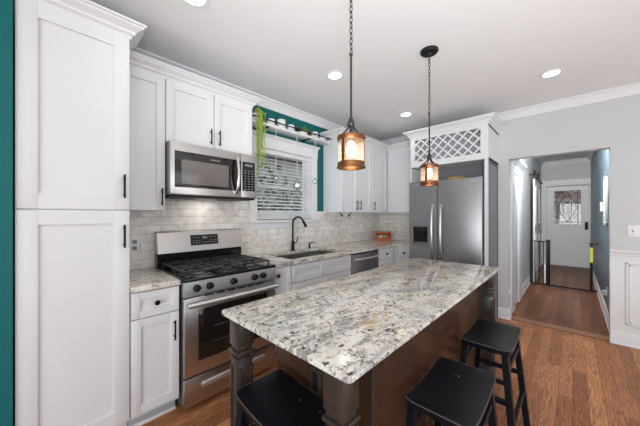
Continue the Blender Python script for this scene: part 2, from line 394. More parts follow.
# back wall: with doorway
dx0, dx1, dz = -0.60, 0.285, 2.07
mb = MB(); mb.box(WX - .15, -1.2, WK, WY + .12, 0, CEIL); mb.box(-1.2, dx0, WY, WY + .12, 0, CEIL); mb.box(dx1, 3.7, WY, WY + .12, 0, CEIL); mb.box(dx0, dx1, WY, WY + .12, dz, CEIL)
struct('wall_back', mb, 'wall')
struct('wall_hall_left', MB().box(-0.75, -0.63, WY + .12, 9.6, 0, 2.78), 'wall')
struct('wall_hall_right', MB().box(0.32, 0.44, WY + .12, 9.6, 0, 2.78), 'blue')
mb = MB(); mb.box(-0.63, -0.53, 9.5, 9.62, 0, 2.78); mb.box(0.30, 0.32, 9.5, 9.62, 0, 2.78); mb.box(-0.53, 0.30, 9.5, 9.62, 2.10, 2.78)
struct('wall_hall_end', mb, 'wall')
# walls behind / beside the camera, each with a wide window opening
mb = MB(); mb.box(-1.955, -1.2, -3.6, -3.5, 0, CEIL); mb.box(2.4, 3.7, -3.6, -3.5, 0, CEIL); mb.box(-1.2, 2.4, -3.6, -3.5, 0, .45); mb.box(-1.2, 2.4, -3.6, -3.5, 2.45, CEIL)
struct('wall_rear', mb, 'wall')
mb = MB(); mb.box(3.6, 3.7, -3.5, -1.2, 0, CEIL); mb.box(3.6, 3.7, 2.4, WY, 0, CEIL); mb.box(3.6, 3.7, -1.2, 2.4, 0, .45); mb.box(3.6, 3.7, -1.2, 2.4, 2.45, CEIL)
struct('wall_right', mb, 'wall')
# tile backsplash
mb = MB(); T = .008
mb.box(WX, WX + T, .375, 1.585, .90, 1.40); mb.box(WX, WX + T, 1.585, 2.605, .90, 1.21); mb.box(WX, WX + T, 2.605, WK, .90, 1.40)
mb.box(WX, WX + T, .66, 1.56, 1.40, 1.50)
struct('backsplash_left', mb, 'tileL')
struct('backsplash_back', MB().box(WX + T, -1.66, WK - T, WK, .90, 1.40), 'tileB')
# ceiling crown
cc = [(0, CEIL - .095), (.012, CEIL - .095), (.016, CEIL - .075), (.05, CEIL - .03), (.06, CEIL - .018), (.072, CEIL - .014), (.072, CEIL), (0, CEIL)]
struct('trim_2', MB().sweep(cc, [(WX, -0.098), (WX, WK), (-1.25, WK), (-1.25, WY), (3.6, WY)]), 'trim', 30)
# wainscot on the doorway wall, right of the opening
mb = MB(); mb.sweep([(0, .885), (.012, .89), (.014, .905), (.010, .91), (.012, .925), (.022, .93), (.026, .955), (.038, .962), (.042, .985), (.032, .992), (0, .992)], [(dx1, WY), (3.6, WY)])
struct('trim_3', mb, 'trim', 30)
mb = MB(); mb.box(dx1, 3.6, WY - .006, WY, .12, .94)
x = dx1 + .11
while x < 3.4:
    x1 = x + .62; z0, z1 = .22, .86
    for a in range(2):
        i = a * .022; h = .014 - .006 * a
        mb.box(x + i, x1 - i, WY - .006 - h, WY - .004, z0 + i, z0 + i + .014, .002); mb.box(x + i, x1 - i, WY - .006 - h, WY - .004, z1 - i - .014, z1 - i, .002)
        mb.box(x + i, x + i + .014, WY - .006 - h, WY - .004, z0 + i, z1 - i, .002); mb.box(x1 - i - .014, x1 - i, WY - .006 - h, WY - .004, z0 + i, z1 - i, .002)
    x += .80
struct('trim_4', mb, 'trim')
BB = [(0, 0), (.022, 0), (.022, .012), (.014, .02), (.014, .115), (.009, .132), (.004, .14), (0, .14)]
struct('baseboard_right', MB().sweep(BB, [(dx1 + .001, WY + .12), (dx1, WY), (3.6, WY)][1:]), 'trim', 30)
struct('baseboard_back', MB().sweep(BB, [(-.715, WY), (dx0, WY), (dx0, WY + .12)]), 'trim', 30)
struct('baseboard_hall_left', MB().sweep(BB, [(-.63, 5.42), (-.63, 9.5)]), 'trim', 30)
struct('baseboard_hall_right', MB().sweep(BB, [(.32, 9.5), (.32, WY + .12), (dx1, WY + .12), (dx1, WY)][:2]), 'trim', 30)
struct('baseboard_rear', MB().sweep(BB, [(3.6, -3.5), (-1.95, -3.5)]), 'trim', 30)
# threshold strip
struct('trim_5', MB().box(dx0 + .002, dx1 - .002, WY + .0, WY + .14, -.001, .014, .006), mat('threshold_oak', (0.26, 0.12, 0.055), 0.4))
# hall crown at the far end
struct('trim_6', MB().sweep([(o, z + .11) for o, z in cc], [(-.63, WY + .12), (-.63, 9.5), (.32, 9.5), (.32, WY + .12)]), 'trim', 30)

# ---- window in the left wall
win = MB()
win.box(WX - .13, WX - .09, wy0, wy1, wz0, wz0 + .085); win.box(WX - .13, WX - .10, wy0, wy1, wz1 - .04, wz1)
win.box(WX - .13, WX - .10, wy0, wy0 + .04, wz0, wz1); win.box(WX - .13, WX - .10, wy1 - .04, wy1, wz0, wz1)
zm = (wz0 + wz1) / 2 - .02; win.box(WX - .13, WX - .095, wy0, wy1, zm - .022, zm + .022)
win.box(WX - .15, WX, wy0, wy0 + .004, wz0, wz1); win.box(WX - .15, WX, wy1 - .004, wy1, wz0, wz1); win.box(WX - .15, WX, wy0, wy1, wz1 - .004, wz1)
wo = struct('window_1', win, 'trim')
MB().box(WX - .118, WX - .114, wy0 + .03, wy1 - .03, wz0 + .03, wz1 - .03).build('pane', M['glass'], wo, smooth=0)
mb = MB()   # casing and sill
mb.box(WX, WX + .02, 1.565, wy0, 1.29, wz1, .002); mb.box(WX, WX + .02, wy1, 2.615, 1.29, wz1, .002)
mb.box(WX, WX + .022, 1.555, 2.625, wz1, wz1 + .12, .002); mb.prism([(WX, 1.555, wz1 + .11), (WX + .022, 1.555, wz1 + .11), (WX + .07, 1.545, wz1 + .145), (WX, 1.545, wz1 + .145)], (0, 1.08, 0))
mb.build('casing', M['trim'], wo, smooth=0)
mb = MB(); mb.box(WX - .10, WX + .05, 1.54, 2.665, 1.262, 1.292, .005); mb.box(WX, WX + .018, 1.575, 2.64, 1.195, 1.262, .003); mb.box(WX - .1, WX, wy0, wy1, 1.29, wz0 + .012)
mb.build('sill', M['trim'], wo, smooth=0)

t = Thing('window_blind', 'white horizontal slat blind, partly open, hanging inside the kitchen window frame', 'blind', (WX - .05, (wy0 + wy1) / 2, wz0 + .06))
t.part('headrail', MB().box(WX - .075, WX - .025, wy0 + .004, wy1 - .004, wz1 - .05, wz1 - .004, .003), 'plate')
mb = MB(); z = wz0 + .095
while z < wz1 - .07:
    mb.obox((WX - .05, (wy0 + wy1) / 2, z), (cos(.30), 0, -sin(.30)), (0, 1, 0), (sin(.30), 0, cos(.30)), .022, (wy1 - wy0) / 2 - .008, .0013); z += .041
t.part('slats', mb, 'plate', smooth=0)
t.part('bottom_rail', MB().box(WX - .07, WX - .03, wy0 + .006, wy1 - .006, wz0 + .062, wz0 + .08, .003), 'plate')
mb = MB()
for y in (wy0 + .12, wy1 - .12, (wy0 + wy1) / 2): mb.tube([(WX - .03, y, wz0 + .07), (WX - .03, y, wz1 - .03)], .0016, 5)
t.part('lift_cord', mb, 'cord')

# ================================================================== KITCHEN RUN, LEFT
DX = -1.955      # carcass plane of base cabinets (doors 2 cm proud)
# pantry
t = Thing('pantry_cabinet', 'tall white two-door pantry cabinet filling the left edge, beside the range counter', 'cabinet', (-2.25, .15, 0))
py0, py1 = -.085, .373; pf = -1.96
mb = MB(); mb.box(WX + .004, pf, py0, py1, .10, 2.42); mb.box(WX + .004, pf - .06, py0 + .005, py1, 0, .10); t.part('body', mb, 'cab', smooth=0)
t.part('crown', MB().sweep(crown(2.42, .92), [(pf, py0), (pf, py1), (WX + .01, py1)]), 'cab')
dr = t.part('door', shaker('X', pf, py0 + .002, py1 - .002, 1.385, 2.418, .075), 'cab', label='upper pantry door'); t.part('handle', pull('X', pf + .02, .342, 1.452, 1.59), 'black', dr)
dr = t.part('door', shaker('X', pf, py0 + .002, py1 - .002, .115, 1.378, .075), 'cab', label='lower pantry door'); t.part('handle', pull('X', pf + .02, .342, 1.16, 1.295), 'black', dr)

def base_cab(name, label, face, p, u0, u1, back, drawers, doors, knobs_u=(), group=None, handles=()):
    """p carcass front plane; back = depth plane of the wall; drawers/doors = list of (u0,u1,z0,z1)"""
    um = (u0 + u1) / 2; pm = (p + back) / 2
    loc = (pm, um, 0) if face == 'X' else (um, pm, 0)
    t = Thing(name, label, 'cabinet', loc, group)
    mb = MB()
    if face == 'X': mb.box(back, p, u0, u1, .10, .880)
    else: mb.box(u0, u1, p, back, .10, .880)
    t.part('body', mb, 'cab', smooth=0)
    mb = MB()
    if face == 'X': mb.box(p - .10, p - .07, u0, u1, 0, .10)
    else: mb.box(u0, u1, p + .07, p + .10, 0, .10)
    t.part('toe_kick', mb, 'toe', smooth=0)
    mb = MB()
    if face == 'X': mb.box(p - .07, p - .052, u0, u1, 0, .022, .004)
    else: mb.box(u0, u1, p + .052, p + .07, 0, .022, .004)
    t.part('shoe_moulding', mb, 'trim')
    for d in drawers:
        o = t.part('drawer', shaker(face, p, *d, rail=.045), 'cab')
        t.part('knob', knob(face, p + (.02 if face == 'X' else -.02), (d[0] + d[1]) / 2, (d[2] + d[3]) / 2), 'black', o)
    for d, h in doors:
        o = t.part('door', shaker(face, p, *d, rail=.05), 'cab')
        if h: t.part('handle', pull(face, p + (.02 if face == 'X' else -.02), h[0], h[1], h[2], .0055), 'black', o)
    return t
bk = WX + T + .001
base_cab('base_cabinet', 'white base cabinet with one drawer and door between the pantry and the range', 'X', DX, .376, .652, bk,
         [(.38, .648, .715, .872)], [((.38, .648, .125, .705), (.615, .525, .655))])
t = base_cab('base_cabinet', 'narrow white base cabinet with a black knob right of the range', 'X', DX, 1.425, 1.642, bk,
         [], [((1.428, 1.639, .125, .872), None)])
t.part('knob', knob('X', DX + .02, 1.475, .80), 'black')
t = Thing('sink_base_cabinet', 'wide white sink base cabinet with two false drawer fronts under the steel sink', 'cabinet', (-2.2, 2.11, 0))
t.part('body', MB().box(bk, DX, 1.644, 2.582, .10, .69), 'cab', smooth=0)
mb = MB(); mb.box(DX - .02, DX, 1.644, 2.582, .69, .88); mb.box(bk, DX, 1.644, 1.662, .69, .88); mb.box(bk, DX, 2.565, 2.582, .69, .88); t.part('apron', mb, 'cab', smooth=0)
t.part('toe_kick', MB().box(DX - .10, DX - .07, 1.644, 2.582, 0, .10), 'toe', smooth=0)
for a, b in ((1.65, 2.11), (2.116, 2.578)): t.part('drawer_front', shaker('X', DX, a, b, .70, .868, .05), 'cab')
for a, b, h in ((1.65, 2.11, 2.08), (2.116, 2.578, 2.146)):
    o = t.part('door', shaker('X', DX, a, b, .125, .692, .055), 'cab'); t.part('handle', pull('X', DX + .02, h, .50, .64, .0055), 'black', o)
base_cab('base_cabinet', 'white drawer base cabinet between the dishwasher and the room corner', 'X', DX, 3.202, 3.70, bk,
         [(3.21, 3.62, .715, .872)], [((3.21, 3.62, .125, .705), (3.25, .525, .655))])
base_cab('base_cabinet', 'small white base cabinet with a knob drawer tucked against the refrigerator', 'Y', 3.70, -1.955, -1.665, WK - T - .001,
         [(-1.90, -1.67, .715, .872)], [((-1.90, -1.67, .125, .705), (-1.87, .525, .655))])

# counter tops
t0, t1, cf = .882, .915, -1.915
single('countertop', MB().box(bk, cf, .376, .654, t0, t1, .004), 'granite', 'speckled granite countertop piece between the pantry and the range', 'countertop')
sx0, sx1, sy0, sy1 = -2.44, -2.01, 1.70, 2.56
mb = MB(); mb.box(bk, cf, 1.426, sy0, t0, t1); mb.box(bk, cf, sy1, 3.66, t0, t1); mb.box(bk, sx0, sy0, sy1, t0, t1); mb.box(sx1, cf, sy0, sy1, t0, t1)
mb.box(bk, -1.662, 3.66, WK - T - .001, t0, t1)
single('countertop', mb, 'granite', 'long L-shaped speckled granite countertop holding the sink and running to the refrigerator', 'countertop', smooth=0)
# sink
t = Thing('sink', 'stainless steel undermount double-bowl sink below the kitchen window', 'sink', ((sx0 + sx1) / 2, (sy0 + sy1) / 2, .724))
sm = 2.2
for a, b in ((sy0, sm - .01), (sm + .01, sy1)):
    mb = MB(); mb.box(sx0 - .008, sx1 + .008, a - .006, b + .006, .724, .73); mb.box(sx0 - .008, sx0, a, b, .73, .881); mb.box(sx1, sx1 + .008, a, b, .73, .881)
    mb.box(sx0, sx1, a - .006, a, .73, .881); mb.box(sx0, sx1, b, b + .006, .73, .881)
    o = t.part('bowl', mb, 'sinksteel', smooth=0); t.part('drain', MB().lathe([(0, .004), (.03, .004), (.04, .001)], ((sx0 + sx1) / 2, (a + b) / 2, .73), 20), 'steeldark', o)
# faucet
fx, fy = -2.49, 2.135
t = Thing('faucet', 'matte black gooseneck kitchen faucet standing behind the sink', 'faucet', (fx, fy, t1))
t.part('base', MB().lathe([(0, 0), (.028, 0), (.028, .008), (.02, .014), (.018, .12), (.0, .12)], (fx, fy, t1), 20), 'black')
pts = [(fx, fy, t1 + .1), (fx, fy, 1.24)]
dirx, diry = .92, .38
for k in range(0, 11):
    a = pi - k * pi * 0.86 / 10; pts.append((fx + dirx * (.072 + .072 * cos(a)), fy + diry * (.072 + .072 * cos(a)), 1.245 + .08 * sin(a)))
t.part('spout', MB().tube(pts, .011, 12), 'black')
e = Vector(pts[-1]); d = (e - Vector(pts[-2])).normalized()
t.part('spray_head', MB().tube([e - d * .005, e + d * .02, e + d * .085], [.012, .016, .017], 14), 'black')
t.part('lever', MB().tube([(fx, fy + .015, t1 + .085), (fx + .02, fy + .045, t1 + .10), (fx + .03, fy + .06, t1 + .17)], [.009, .008, .005], 8), 'black')
t = Thing('soap_dispenser', 'short black soap dispenser pump on the counter right of the faucet', 'soap dispenser', (-2.49, 2.42, t1))
t.part('body', MB().lathe([(0, 0), (.02, 0), (.02, .006), (.012, .01), (.011, .06), (0, .06)], (-2.49, 2.42, t1), 16), 'black')
t.part('nozzle', MB().tube([(-2.49, 2.42, t1 + .055), (-2.49, 2.42, t1 + .075), (-2.44, 2.44, t1 + .08), (-2.42, 2.45, t1 + .07)], .006, 8), 'black')

# ---- range
ry0, ry1 = .660, 1.420; rx = -1.895
t = Thing('gas_range', 'stainless steel freestanding gas range with black cooktop and five knobs', 'range', (-2.2, 1.04, 0))
mb = MB(); mb.box(bk + .01, rx - .03, ry0 + .004, ry1 - .004, .04, .895); t.part('body', mb, 'darkgrey', smooth=0)
for y in (ry0 + .05, ry1 - .05):
    for x_ in (-2.45, -1.97): t.part('foot', MB().cyl((x_, y, 0), (x_, y, .045), .015, 10), 'black')
t.part('cooktop', MB().box(bk + .01, rx + .012, ry0, ry1, .893, .918, .006), 'enamel')
# slanted knob panel
mb = MB(); mb.prism([(rx - .03, ry0, .795), (rx + .022, ry0, .795), (rx + .005, ry0, .893), (rx - .03, ry0, .893)], (0, ry1 - ry0, 0)); cp = t.part('control_panel', mb, 'steel', smooth=0)
for y in (.745, .835, 1.02, 1.205, 1.285):
    c = (rx + .014, y, .846); ax = Vector((1, 0, .17)).normalized()
    o = t.part('knob', MB().lathe([(0, 0), (.026, 0), (.026, .006), (.021, .01), (.019, .03), (.016, .034), (0, .034)], c, 20, ax), 'blackmatte')
    cc_ = Vector(c) + ax * .034; t.part('knob_grip', MB().bar(cc_ + Vector((0, 0, -.018)), cc_ + Vector((0, 0, .018)), .008, .012), 'blackmatte', o)
mb = MB(); mb.box(rx + .0205, rx + .024, .80, 1.30, .800, .804)
for k in range(6): mb.box(rx + .0035, rx + .0255, .80 + k * .085, .86 + k * .085, .783, .790)
t.part('vent_slots', mb, 'blackmatte', smooth=0)
dr = t.part('oven_door', MB().box(rx - .03, rx + .012, ry0 + .003, ry1 - .003, .245, .785, .006), 'steel')
t.part('window', MB().box(rx + .010, rx + .0145, .755, 1.325, .34, .695, .002), 'glassdark', dr)
mb = MB(); mb.tube([(rx + .012, ry0 + .04, .735), (rx + .05, ry0 + .035, .74)], .011, 10); mb.tube([(rx + .012, ry1 - .04, .735), (rx + .05, ry1 - .035, .74)], .011, 10)
pts = [(rx + .05 + .012 * sin(pi * k / 16), ry0 + .015 + (ry1 - ry0 - .03) * k / 16, .742) for k in range(17)]; mb.tube(pts, .019, 14); t.part('handle', mb, 'steellight', dr)
mb = MB(); mb.box(rx + .0146, rx + .016, .86, 1.22, .44, .446); mb.box(rx + .0146, rx + .016, .86, 1.22, .55, .556); t.part('oven_rack', mb, 'darkgrey', dr)
dr = t.part('storage_drawer', MB().box(rx - .03, rx + .010, ry0 + .003, ry1 - .003, .045, .235, .006), 'steel')
t.part('handle', MB().box(rx + .008, rx + .030, .78, 1.30, .150, .182, .006), 'steellight', dr)
# back guard
mb = MB(); mb.prism([(bk + .01, ry0, .915), (bk + .085, ry0, .915), (bk + .085, ry0, 1.03), (bk + .07, ry0, 1.03), (bk + .01, ry0, 1.03)], (0, ry1 - ry0, 0)); t.part('back_vent', mb, 'enamel', smooth=0)
mb = MB(); mb.prism([(bk + .01, ry0, 1.03), (bk + .105, ry0, 1.03), (bk + .075, ry0, 1.20), (bk + .055, ry0, 1.212), (bk + .01, ry0, 1.212)], (0, ry1 - ry0, 0)); bgd = t.part('backguard', mb, 'steel', smooth=0)
sl = Vector((-.03, 0, .17)).normalized(); nr = Vector((sl.z, 0, -sl.x)); cc_ = Vector((bk + .0905, 1.045, 1.125))
o = t.part('display', MB().obox(cc_ + nr * .0, (0, 1, 0), sl, nr, .125, .046, .003), 'display', smooth=0)
mb = MB(); mb.obox(cc_ + nr * .0035 + sl * .02, (0, 1, 0), sl, nr, .022, .010, .0012)
for k in range(-4, 5):
    for j in (-.008, -.024):
        if abs(k) > 1 or j < -.01: mb.obox(cc_ + nr * .0035 + Vector((0, k * .025, 0)) + sl * j, (0, 1, 0), sl, nr, .006, .0035, .001)
    if abs(k) > 1: mb.obox(cc_ + nr * .0035 + Vector((0, k * .025, 0)) + sl * .022, (0, 1, 0), sl, nr, .006, .003, .001)
t.part('display_print', mb, 'icon', o, smooth=0)
# burners and grates
for (x_, y, r) in ((-2.37, .82, .04), (-2.06, .82, .05), (-2.215, 1.04, .055), (-2.37, 1.26, .036), (-2.06, 1.26, .05)):
    o = t.part('burner', MB().lathe([(0, 0), (r * 1.3, 0), (r * 1.2, .006), (r, .009), (r, .016), (0, .016)], (x_, y, .918), 22), 'steeldark')
    t.part('burner_cap', MB().lathe([(0, .016), (r * .85, .016), (r * .85, .022), (r * .7, .025), (0, .025)], (x_, y, .918), 22), 'iron', o)
for g0, g1 in ((ry0 + .03, ry0 + .265), (ry0 + .27, ry1 - .27), (ry1 - .265, ry1 - .03)):
    mb = MB(); X0, X1 = -2.46, -1.935; za, zb = .944, .958; gm = (g0 + g1) / 2
    for y in (g0, g1 - .012): mb.box(X0, X1, y, y + .012, za, zb, .002)
    for x_ in (X0, X1 - .012, (X0 + X1) / 2 - .006): mb.box(x_, x_ + .012, g0, g1, za, zb, .002)
    for x_ in (X0 + .13, X1 - .13):
        mb.box(x_ - .07, x_ + .07, gm - .005, gm + .005, za, zb + .004, .002)
        mb.box(x_ - .005, x_ + .005, g0, gm - .02, za, zb + .004, .002); mb.box(x_ - .005, x_ + .005, gm + .02, g1, za, zb + .004, .002)
        for sx_ in (-1, 1):
            for sy_ in (-1, 1): mb.bar((x_ + sx_ * .03, gm + sy_ * .02, .953), (x_ + sx_ * .11, gm + sy_ * .09, .953), .009, .014)
    for x_ in (X0 + .006, X1 - .006, (X0 + X1) / 2):
        for y in (g0 + .006, g1 - .006): mb.box(x_ - .006, x_ + .006, y - .006, y + .006, .917, za)
    t.part('grate', mb, 'iron', smooth=0)

# ---- upper cabinets, left run
UF = -2.25; UZ0, UZ1 = 1.385, 2.385
def upper(label, face, p, u0, u1, back, z0, z1, doors, path, group=None):
    um = (u0 + u1) / 2; pm = (p + back) / 2
    t = Thing('wall_cabinet', label, 'cabinet', (pm, um, z0) if face == 'X' else (um, pm, z0), group)
    mb = MB()
    if face == 'X': mb.box(back, p, u0, u1, z0, z1)
    else: mb.box(u0, u1, p, back, z0, z1)
    t.part('body', mb, 'cab', smooth=0)
    s_ = .02 if face == 'X' else -.02
    for (a, b, h, hz) in doors:
        o = t.part('door', shaker(face, p, a, b, z0 + .003, z1 - .004, .057), 'cab')
        if h is not None: t.part('handle', pull(face, p + s_, h, hz, hz + .13, .0055), 'black', o)
    t.part('crown', MB().sweep(crown(z1, .9), path), 'cab')
    return t
bw = WX + .001
upper('white single-door wall cabinet between the pantry and the microwave', 'X', UF, .376, .652, WX + T + .001, UZ0, UZ1, [(.379, .649, .622, 1.42)], [(UF, .376), (UF, .6525)])
upper('white double-door wall cabinet directly above the microwave', 'X', UF, .653, 1.406, bw, 1.908, UZ1, [(.657, 1.026, .992, 1.945), (1.032, 1.402, 1.066, 1.945)], [(UF, .6525), (UF, 1.406), (WX, 1.406)])
upper('white double-door wall cabinet right of the kitchen window', 'X', UF, 2.752, 3.50, WX + T + .001, UZ0, UZ1 + .02, [(2.756, 3.123, 3.085, 1.42), (3.129, 3.496, 3.17, 1.42)], [(WX, 2.752), (UF, 2.752), (UF, 3.5)])
upper('white single-door wall cabinet at the far room corner with a handle on its left', 'X', UF, 3.502, 3.983, WX + T + .001, UZ0, UZ1 + .02, [(3.506, 3.958, 3.54, 1.42)], [(UF, 3.5), (UF, 3.95)])
upper('white wall cabinet with a plain door between the room corner and the refrigerator', 'Y', 3.985, UF + .001, -1.664, WK - T - .001, UZ0, UZ1 + .02, [(UF + .03, -1.668, None, 0)], [(UF, 3.985), (-1.664, 3.985)])
# corner filler behind the two cabinets
# under-cabinet black clips
for i, (y, lab) in enumerate(((2.90, 'small black swivel hook under the wall cabinet, nearer the window'), (3.12, 'small black swivel hook under the wall cabinet, farther from the window'))):
    mb = MB(); s_ = 1 if i == 0 else -1
    mb.tube([(-2.36, y - .035 * s_, 1.384), (-2.36, y - .03 * s_, 1.375), (-2.36, y + .03 * s_, 1.345)], .006, 8); mb.ball((-2.36, y + .03 * s_, 1.338), .014)
    single('cabinet_hook', mb, 'blackmatte', lab, 'hook', 'hooks under the wall cabinet')

# ---- microwave
mf = -2.175
t = Thing('microwave', 'stainless over-the-range microwave with dark window and curved vertical handle', 'microwave', (-2.36, 1.04, 1.475))
t.part('body', MB().box(bw + T, mf, .657, 1.404, 1.505, 1.905, .003), 'steeldark')
mb = MB(); mb.box(bw + T + .02, mf - .005, .67, 1.395, 1.490, 1.505); t.part('underside_vent', mb, 'blackmatte', smooth=0)
t.part('cooktop_lamp', MB().box(-2.46, -2.38, .95, 1.13, 1.486, 1.490), 'plate', smooth=0)
area('cooktop_lamp', (-2.42, 1.04, 1.484), (0, 0, 0), .08, .18, 0.5, (1, 0.98, 0.95))
dr = t.part('door', MB().box(mf, mf + .028, .659, 1.235, 1.508, 1.902, .005), 'steel')
t.part('glass_frame', MB().box(mf + .027, mf + .031, .688, 1.233, 1.562, 1.835, .002), 'glassdark', dr)
t.part('window', MB().box(mf + .030, mf + .033, .735, 1.115, 1.588, 1.772, .001), 'mwglass', dr)
pts = [(mf + .028 + .045 * sin(pi * k / 12) ** .6, 1.188, 1.54 + .33 * k / 12) for k in range(13)]
t.part('handle', MB().tube(pts, .014, 12), 'chrome', dr)
cpn = t.part('control_panel', MB().box(mf, mf + .028, 1.237, 1.402, 1.508, 1.902, .005), 'steel')
o = t.part('keypad', MB().box(mf + .027, mf + .0305, 1.247, 1.375, 1.568, 1.830, .002), 'display', cpn)
mb = MB()
for r_ in range(8):
    for k in range(3): mb.box(mf + .0305, mf + .0312, 1.267 + k * .036, 1.284 + k * .036, 1.58 + r_ * .024, 1.588 + r_ * .024)
mb.box(mf + .0305, mf + .0312, 1.272, 1.35, 1.79, 1.812)
t.part('key_print', mb, 'icon', o, smooth=0)
def text(body, size, parent, org, m, loc, rot, name='lettering', align='CENTER'):
    cu = bpy.data.curves.new('txt', 'FONT'); cu.body = body; cu.size = size; cu.extrude = .0004; cu.align_x = align
    ob = bpy.data.objects.new('txt', cu); C.objects.link(ob); dg = bpy.context.evaluated_depsgraph_get(); dg.update()
    me = bpy.data.meshes.new_from_object(ob.evaluated_get(dg)); bpy.data.objects.remove(ob)
    me.transform(Matrix.Translation(Vector(loc) - Vector(org)) @ rot.to_4x4()); me.materials.clear(); me.materials.append(M[m])
    o = bpy.data.objects.new(name, me); C.objects.link(o); o.parent = parent; return o
RX = Matrix(((0, 0, 1), (1, 0, 0), (0, 1, 0)))      # text facing +X, reading along +Y
RY = Matrix(((1, 0, 0), (0, 0, -1), (0, 1, 0)))     # text facing -Y
text('FRIGIDAIRE', .016, dr, t.loc, 'letters', (mf + .0312, 1.0, 1.795), RX)

# ---- dishwasher
t = Thing('dishwasher', 'stainless steel dishwasher with a bowed handle between sink and corner cabinets', 'dishwasher', (-2.2, 2.89, 0))
t.part('body', MB().box(bk + .01, DX - .005, 2.59, 3.195, .06, .872), 'darkgrey', smooth=0)
t.part('toe_kick', MB().box(DX - .08, DX - .05, 2.59, 3.195, 0, .09), 'blackmatte', smooth=0)
dr = t.part('door', MB().box(DX - .005, DX + .022, 2.59, 3.197, .11, .858, .004), 'steeldark')
t.part('control_strip', MB().box(DX - .005, DX + .018, 2.59, 3.197, .859, .878, .002), 'blackmatte')
mb = MB(); pts = [(DX + .03 + .035 * sin(pi * k / 14) ** .5, 2.64 + .51 * k / 14, .80) for k in range(15)]; mb.tube(pts, .014, 10); t.part('handle', mb, 'steellight', dr)

# ---- wall shelf over the window
sf = -2.405; sy_0, sy_1 = 1.409, 2.748; sz = 2.322
t = Thing('wall_shelf', 'white wooden shelf with a black pipe rail above the kitchen window', 'shelf', (-2.45, 2.09, sz))
t.part('board', MB().box(WX + .001, sf, sy_0, sy_1, sz, sz + .03, .003), 'trim')
mb = MB(); mb.tube([(sf + .014, sy_0 + .005, sz + .058), (sf + .014, sy_1 - .005, sz + .058)], .007, 8)
for y in (1.50, 1.80, 2.12, 2.42, 2.68): mb.tube([(sf + .014, y - .014, sz + .058), (sf + .014, y + .014, sz + .058)], .011, 8); 
for y in (1.50, 2.12, 2.68): mb.tube([(sf - .01, y, sz + .03), (sf + .014, y, sz + .058)], .005, 6)
t.part('rail', mb, 'black')
for y in (1.72, 2.36):
    mb = MB(); mb.box(WX + .001, sf - .01, y - .015, y + .015, sz - .009, sz - .001); mb.box(WX + .001, WX + .009, y - .015, y + .015, sz - .10, sz - .001)
    t.part('bracket', mb, 'black', smooth=0)
# crockery on the shelf
def mug(loc, r, h, label, handle=True, g='white cups and bowls on the shelf', nm='mug', cat='mug'):
    t = Thing(nm, label, cat, loc, g); x_, y, z = loc
    t.part('body', MB().lathe([(0, 0), (r * .8, 0), (r, h * .3), (r, h), (r * .88, h), (r * .88, h * .3), (0, h * .12)], loc, 20), 'white')
    if handle: t.part('handle', MB().tube([(x_, y + r * .95 + .02 * sin(pi * k / 6), z + h * .25 + h * .5 * k / 6) for k in range(7)], .005, 6), 'white')
sh = sz + .0305
mug((-2.475, 1.80, sh), .045, .075, 'low white bowl on the shelf, first cup right of the trailing plant', False, nm='bowl', cat='bowl')
mug((-2.475, 1.945, sh), .05, .105, 'tallest white mug on the shelf, second right of the trailing plant')
mug((-2.475, 2.09, sh), .042, .08, 'white mug just left of the small green succulent on the shelf')
mug((-2.475, 2.50, sh), .045, .085, 'white mug just right of the small green succulent on the shelf')
mug((-2.475, 2.64, sh), .045, .05, 'shallow white bowl at the right end of the shelf', False, nm='bowl', cat='bowl')
# trailing plant
t = Thing('trailing_plant', 'pale green string-like trailing plant spilling from the left end of the shelf', 'plant', (-2.48, 1.60, sh))
t.part('pot', MB().lathe([(0, 0), (.045, 0), (.055, .08), (.05, .08), (.045, .06), (0, .06)], (-2.48, 1.60, sh), 18), 'white')
mb = MB(); random.seed(3)
def leaf(mb, p, d, n_, L, W):
    p, d = Vector(p), Vector(d).normalized(); s_ = d.cross(Vector(n_)).normalized()
    a = [mb.b.verts.new(q_) for q_ in (p, p + d * L * .5 + s_ * W, p + d * L, p + d * L * .5 - s_ * W)]; mb.b.faces.new(a)
st = MB()
for k in range(11):
    y = 1.545 + .105 * random.random(); x_ = sf + .03 + .04 * random.random(); L = .28 + .36 * random.random()
    top = (-2.47 + random.uniform(-.03, .03), 1.60 + random.uniform(-.03, .03), sh + .08)
    pts = [top, (top[0] + .04, (top[1] + y) / 2, sh + .12 + .02 * random.random()), (x_, y, sh + .07)]
    z = sh + .0
    while z > sh - L: pts.append((x_ + random.uniform(-.006, .006), y + random.uniform(-.008, .008), z)); z -= .05
    st.tube(pts, .0025, 5)
    for p, q_ in zip(pts[1:], pts[2:]):
        for j in range(3):
            c = Vector(p).lerp(Vector(q_), j / 3); a = random.uniform(0, 2 * pi)
            leaf(mb, c, (cos(a), sin(a), random.uniform(-.9, .2)), (0, 0, 1), .028, .007); leaf(mb, c, (-cos(a), -sin(a), random.uniform(-.9, .2)), (0, .3, 1), .026, .007)
t.part('stems', st, 'leafpale'); t.part('foliage', mb, 'leafpale', smooth=0)
t = Thing('succulent', 'small leafy green plant in a low pot in the middle of the shelf', 'plant', (-2.475, 2.29, sh))
t.part('pot', MB().lathe([(0, 0), (.05, 0), (.06, .04), (.052, .04), (0, .03)], (-2.475, 2.29, sh), 18), 'white')
mb = MB()
for k in range(70):
    a = random.uniform(0, 2 * pi); r_ = random.uniform(0, .05); c = (-2.475 + r_ * cos(a), 2.29 + 2.0 * r_ * sin(a), sh + .03 + .03 * random.random())
    leaf(mb, c, (cos(a) * .5, sin(a) * 1.0, random.uniform(.3, 1.1)), (.3, .2, 1), .055, .011)
t.part('foliage', mb, 'leaf', smooth=0)
